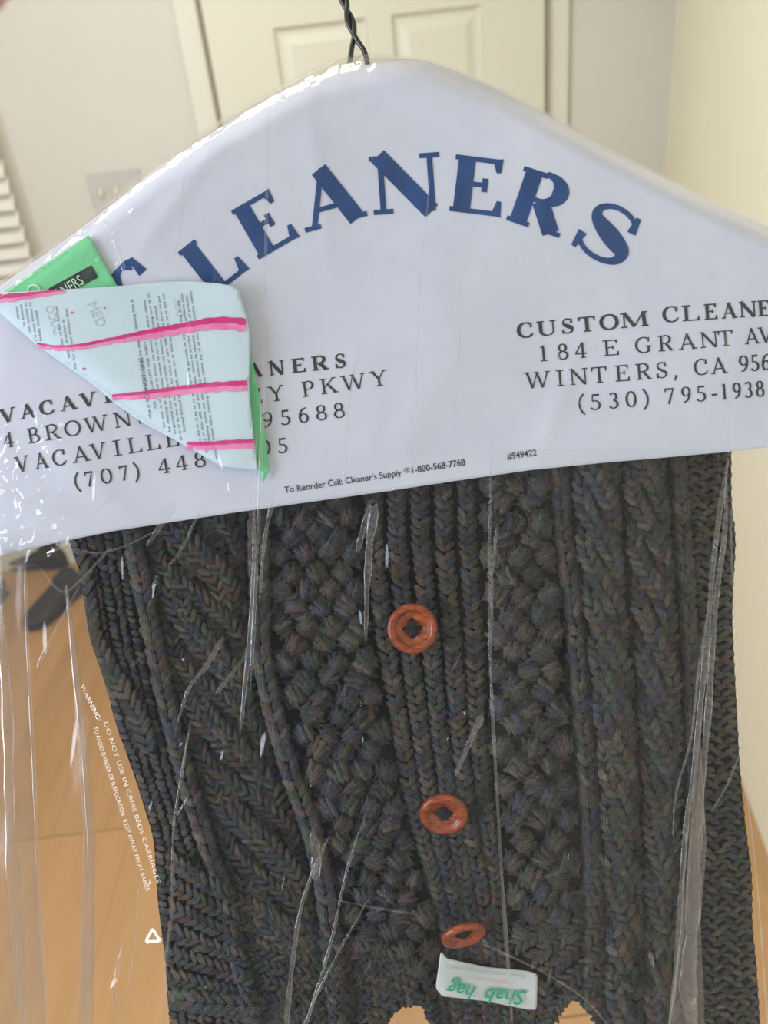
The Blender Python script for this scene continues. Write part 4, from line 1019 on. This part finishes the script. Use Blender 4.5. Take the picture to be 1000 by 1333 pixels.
def zbag(px, py):
    px = np.asarray(px, float); py = np.asarray(py, float); top = zbt(px)
    d = np.clip((py - top) / 26., 0, 1); body = .0438 + .0008 * np.sin(px / 95) + .0007 * np.sin(py / 130 + px / 300)
    low = np.clip((py - interp(cape_bot, px)) / 60, 0, 1); body = body - .0035 * low
    w = 0
    for x, y, a, L, wd, A in RID:
        dx, dy = px - x, py - y; s = dx * math.cos(a) + dy * math.sin(a); c = -dx * math.sin(a) + dy * math.cos(a)
        w = w + A * np.clip(1 - np.abs(c) / wd, 0, 1) * np.clip(1 - (s / (L / 2)) ** 2, 0, 1)
    w = np.clip(w, -.0020, .0045)
    z = .0165 + (body - .0165) * np.sqrt(1 - (1 - d) ** 2) + w * np.clip(d * 2 + .15, 0, 1)
    side = np.clip(np.minimum(px + 80, 1080 - px) / 60, 0, 1)
    return .0 + z * np.sqrt(1 - (1 - side) ** 2)
bag = g_thing('plastic_garment_bag', 500, 900, .038, 'clear crinkled plastic dry-cleaning bag hanging over the cardigan and its paper cover', 'garment bag')
u_ = np.linspace(-80, 1080, 465); v_ = np.linspace(0, 1, 520); UU, VV = np.meshgrid(u_, v_); YT = zbt(UU); YY = YT + (1420 - YT) * VV ** 1.05
sheet('front_film', UU, YY, zbag(UU, YY), m_film, bag, 0)
u_ = np.linspace(-80, 1080, 180); v_ = np.linspace(0, 1, 150); UU, VV = np.meshgrid(u_, v_); YT = zbt(UU); YY = YT + (1420 - YT) * VV
sd = np.clip(np.minimum(UU + 80, 1080 - UU) / 60, 0, 1); dd = np.clip((YY - YT) / 46, 0, 1)
zz = -.026 * np.sqrt(1 - (1 - sd) ** 2) * 1.0; zz = .0165 + (zz - .0165) * np.sqrt(1 - (1 - dd) ** 2)
zz += .0016 * np.sin(UU / 13 + YY / 90) * np.sin(YY / 150 + 1) * dd * sd + .0012 * np.sin(UU / 29 - YY / 60) * dd * sd
zz = np.where(sd < .02, 0, zz)
sheet('back_film', UU, YY, zz, m_film_back, bag, 0)

def crease(pts, w0, w1, flat=.14, dz=.0012, mat=None):
    """a pleat of the film: a flattened hollow fold lying on the sheet"""
    c = smooth_poly(pts, 7.0); n = len(c); z = zbag(c[:, 0], c[:, 1]) + dz
    C = G(c[:, 0], c[:, 1], z); T = np.gradient(C, axis=0); T /= np.linalg.norm(T, axis=1)[:, None]
    tt = np.linspace(0, 1, n); w = (w0 + (w1 - w0) * tt) * (1 + .22 * np.sin(tt * 17 + c[0, 0]) * .6 + .12 * np.sin(tt * 41)) * .00038 / 2 * .72
    w *= np.clip(np.minimum(tt, 1 - tt) * 12, .12, 1)
    k = 8; V = []
    for i in range(n):
        a = np.cross(T[i], (0, 0, 1)); a /= np.linalg.norm(a)
        for j in range(k): th = 2 * PI * j / k; V.append(C[i] + a * w[i] * math.cos(th) + np.array([0, 0, 1]) * w[i] * flat * math.sin(th))
    Fc = [(i * k + j, i * k + (j + 1) % k, (i + 1) * k + (j + 1) % k, (i + 1) * k + j) for i in range(n - 1) for j in range(k)]
    return mesh('crease', V, Fc, mat or m_fold, bag, True, True)
for pts, w0, w1 in [
    ([(350,140),(347,260),(345,400),(341,560),(338,640),(333,760),(326,900)], 4, 7),
    ([(334,560),(331,660),(330,740),(322,860),(312,960)], 3, 8),
    ([(358,640),(345,700),(338,780)], 9, 3),
    ([(640,560),(637,760),(640,900),(648,1050),(656,1180),(668,1345)], 3, 7),
    ([(950,588),(938,660),(928,740),(922,820),(912,920),(904,1000),(893,1080),(886,1180),(880,1260),(870,1345)], 10, 9),
    ([(946,600),(944,690),(935,760),(928,840),(922,930),(914,1020),(908,1100)], 6, 14),
    ([(912,1040),(905,1120),(902,1200),(896,1280),(904,1345)], 22, 30),
    ([(926,770),(910,870),(900,960),(880,1035),(876,1100)], 4, 3),
    ([(962,985),(945,1025),(925,1058)], 4, 3),
    ([(965,990),(978,1080),(988,1180),(1000,1345)], 3, 4),
    ([(958,600),(952,700),(960,860),(968,1000)], 3, 3),
    ([(86,760),(96,860),(106,960),(116,1080),(118,1200),(112,1345)], 6, 14),
    ([(32,722),(36,850),(44,1000),(50,1150),(62,1345)], 5, 8),
    ([(-10,730),(8,900),(14,1100),(30,1345)], 16, 26),
    ([(250,930),(238,1000),(226,1080),(224,1180),(215,1260),(218,1345)], 3, 7),
    ([(470,1075),(450,1140),(430,1230),(395,1345)], 3, 6),
    ([(432,1080),(395,1170),(380,1260),(372,1345)], 4, 10),
    ([(480,1170),(430,1260),(390,1345)], 3, 4),
    ([(540,1190),(480,1180),(430,1170)], 5, 2), ([(620,1225),(700,1262),(760,1300),(800,1345)], 4, 3),
    ([(490,655),(482,700),(478,760),(476,840)], 18, 4), ([(484,650),(472,690),(466,720)], 6, 12),
    ([(291,828),(268,868),(246,896),(230,945)], 10, 3), ([(230,650),(205,690),(190,712)], 14, 5), ([(262,662),(238,712),(222,735)], 4, 5),
    ([(330,840),(300,880),(280,905)], 5, 8), ([(628,930),(612,965),(592,1012)], 14, 5), ([(406,1082),(412,1110),(410,1146)], 14, 20),
    ([(648,680),(640,760),(642,820)], 6, 3), ([(600,850),(588,875)], 2, 4), ([(150,640),(90,705),(60,720)], 4, 4),
    ([(100,715),(125,720),(160,712),(205,690)], 3, 2), ([(48,735),(80,770),(105,755),(145,712)], 3, 5), ([(105,760),(60,845),(48,870)], 3, 8),
    ([(160,1230),(150,1290),(165,1345)], 8, 5), ([(182,1150),(176,1230),(165,1290)], 5, 4), ([(845,1238),(852,1262)], 10, 3),
    ([(560,230),(545,400),(540,620)], 3, 3), ([(470,440),(455,520),(448,630)], 2.5, 4), ([(600,420),(596,500),(590,590)], 2, 3), ([(240,225),(236,290),(225,340)], 5, 7),
    ([(700,400),(735,480),(765,545)], 2, 3), ([(945,400),(948,500),(949,590)], 5, 7), ([(130,275),(152,320),(162,355)], 5, 7),
    ([(30,350),(100,300),(170,245),(250,186)], 4, 3), ([(60,345),(110,305),(150,262)], 3, 5), ([(405,98),(440,84),(475,78),(520,80),(545,86)], 3, 4), ([(330,134),(390,104),(430,84),(455,74)], 3, 3),
    ]: crease(pts, w0, w1)

def overlap(le, re_, y0, y1, mat, dz=.0009):
    u_ = np.linspace(0, 1, 26); v_ = np.linspace(y0, y1, 140); UU, VV = np.meshgrid(u_, v_); A, B = interp(le, VV), interp(re_, VV); X = A + (B - A) * UU
    sheet('film_overlap', X, VV, zbag(X, VV) + dz * np.clip(np.minimum(UU, 1 - UU) * 8, 0, 1) + .0003, mat, bag, 0)
overlap([(585, 640), (760, 637), (900, 640), (1050, 648), (1180, 656), (1345, 668)], [(585, 951), (740, 930), (920, 912), (1180, 888), (1345, 872)], 585, 1345, m_over)
overlap([(716, -60), (1345, -60)], [(716, 30), (850, 37), (1000, 44), (1150, 50), (1345, 62)], 716, 1345, m_grey)
overlap([(760, 84), (900, 96), (1080, 108), (1345, 100)], [(760, 88), (900, 108), (1080, 124), (1345, 122)], 762, 1345, m_grey)
overlap([(960, 906), (1100, 897), (1200, 888), (1345, 868)], [(960, 912), (1100, 920), (1200, 912), (1345, 918)], 965, 1345, m_grey, .0016)
text_between('bag_lettering', 'WARNING:', (104, 893), (127, 939), 6, zbag, m_bagprint, bag, .0, dz=.0006)
text_between('bag_lettering', 'TO AVOID DANGER OF SUFFOCATION', (121, 947), (158, 1062), 5.5, zbag, m_bagprint, bag, -.005, dz=.0006)
text_between('bag_lettering', 'KEEP AWAY FROM BABIES', (160, 1068), (190, 1160), 5.5, zbag, m_bagprint, bag, -.012, dz=.0006)
text_between('bag_lettering', 'DO NOT USE IN CRIBS BEDS CARRIAGES', (135, 941), (204, 1150), 5.5, zbag, m_bagprint, bag, -.014, dz=.0006)
mb = MB()                                              # recycling triangle
for k in range(3):
    a0 = -PI / 2 + k * 2 * PI / 3; a1 = a0 + 2 * PI / 3
    p = np.array([199 + 11 * math.cos(a0), 1220 + 11 * math.sin(a0)]); q_ = np.array([199 + 11 * math.cos(a1), 1220 + 11 * math.sin(a1)])
    a_, b_ = p + (q_ - p) * .08, p + (q_ - p) * .80; d = (b_ - a_) / np.linalg.norm(b_ - a_); nn_ = np.array([-d[1], d[0]])
    Q = np.array([a_ + nn_ * 1.8, a_ - nn_ * 1.8, b_ - nn_ * 1.8, b_ + nn_ * 1.8, b_ + nn_ * 4, b_ + d * 5, b_ - nn_ * 4])
    mb.add(G(Q[:, 0], Q[:, 1], zbag(Q[:, 0], Q[:, 1]) + .0006), [(0, 1, 2, 3), (4, 5, 6)])
mb.build('bag_emblem', m_bagprint, bag, False, True)

# ------------------------------------------------------------------ hand at the corner of the picture
m_skin = P('skin', (.50, .27, .20), .5, .4); bsdf(m_skin).inputs['Subsurface Weight'].default_value = .1; m_nail = P('fingernail', (.66, .42, .36), .3, .5)
m_skin = noisy(m_skin, (.46, .24, .18), (.56, .31, .24), 60, .2, .0004, bscale=700)
zh = .27
def hp_(x, y, z=0): return (-.0755 + x, .1000 + y, zh + z)
u1 = np.array([-.72, .69]); w1 = np.array([-.69, -.72])     # along the finger, across the hand
def fg(a, b, z=0): p = u1 * a + w1 * b; return hp_(p[0], p[1], z)
hv = [fg(.175, .028), fg(.130, .028)]; hr = [(.026, .017), (.033, .016)]; he = [(0, 1)]
hv.append(fg(.100, .030)); hr.append((.036, .014)); he.append((1, 2))
def finger(base, pts, rs_):
    prev = base
    for p, r in zip(pts, rs_): hv.append(p); hr.append((r, r)); he.append((prev, len(hv) - 1)); prev = len(hv) - 1
rr_ = [.0095, .0088, .0082, .0076, .0064]
finger(2, [fg(.082, .000), fg(.045, -.001), fg(.022, 0), fg(.008, 0), fg(.000, 0)], rr_)
finger(2, [fg(.084, .021), fg(.058, .024, -.006), fg(.042, .026, -.016), fg(.036, .027, -.026), fg(.035, .027, -.033)], rr_)
finger(2, [fg(.086, .042), fg(.064, .046, -.006), fg(.050, .048, -.016), fg(.045, .049, -.026), fg(.044, .049, -.033)], rr_)
finger(2, [fg(.092, .060), fg(.074, .065, -.005), fg(.062, .067, -.014), fg(.058, .068, -.022), fg(.057, .068, -.028)], [r * .88 for r in rr_])
finger(1, [fg(.118, .000), fg(.092, -.024, -.006), fg(.066, -.034, -.010), fg(.052, -.037, -.012), fg(.044, -.038, -.013)], [.013, .0108, .0098, .0090, .0074])
hv.append(fg(.24, .030)); hr.append((.026, .019)); he.append((0, len(hv) - 1)); hv.append(fg(.32, .030)); hr.append((.031, .024)); he.append((len(hv) - 2, len(hv) - 1))
pr = g_thing('person', 0, 0, 0, 'blurred fingertip of a hand poking into the top left corner', 'person')
gp = np.array(hp_(0, 0)); pr['g0'] = gp.tolist(); pr.matrix_world = MG @ Matrix.Translation(Vector(gp))
me = bpy.data.meshes.new('hand'); me.from_pydata([tuple(np.array(v) - gp) for v in hv], he, []); ho = bpy.data.objects.new('hand', me); COL.objects.link(ho); ho.parent = pr
sk = ho.modifiers.new('skin', 'SKIN'); sk.use_smooth_shade = True
for i, r in enumerate(hr): me.skin_vertices[0].data[i].radius = r
me.skin_vertices[0].data[0].use_root = True
ho.modifiers.new('sub', 'SUBSURF').levels = 2; ho.modifiers['sub'].render_levels = 2; me.materials.append(m_skin)
c = np.array(fg(.006, 0, .0062)); vs = []
for i in range(5):
    for j in range(7):
        a = (i / 4 - .5) * .011; b = (j / 6 - .5) * .0105; p = c + np.array([*(u1 * a + w1 * b), 0]) + np.array([0, 0, -60 * b * b + .0012 - 30 * max(0, -a) ** 2]); vs.append(p)
mesh('fingernail', np.array(vs), [(i * 7 + j, i * 7 + j + 1, i * 7 + j + 8, i * 7 + j + 7) for i in range(4) for j in range(6)], m_nail, pr, True, True)
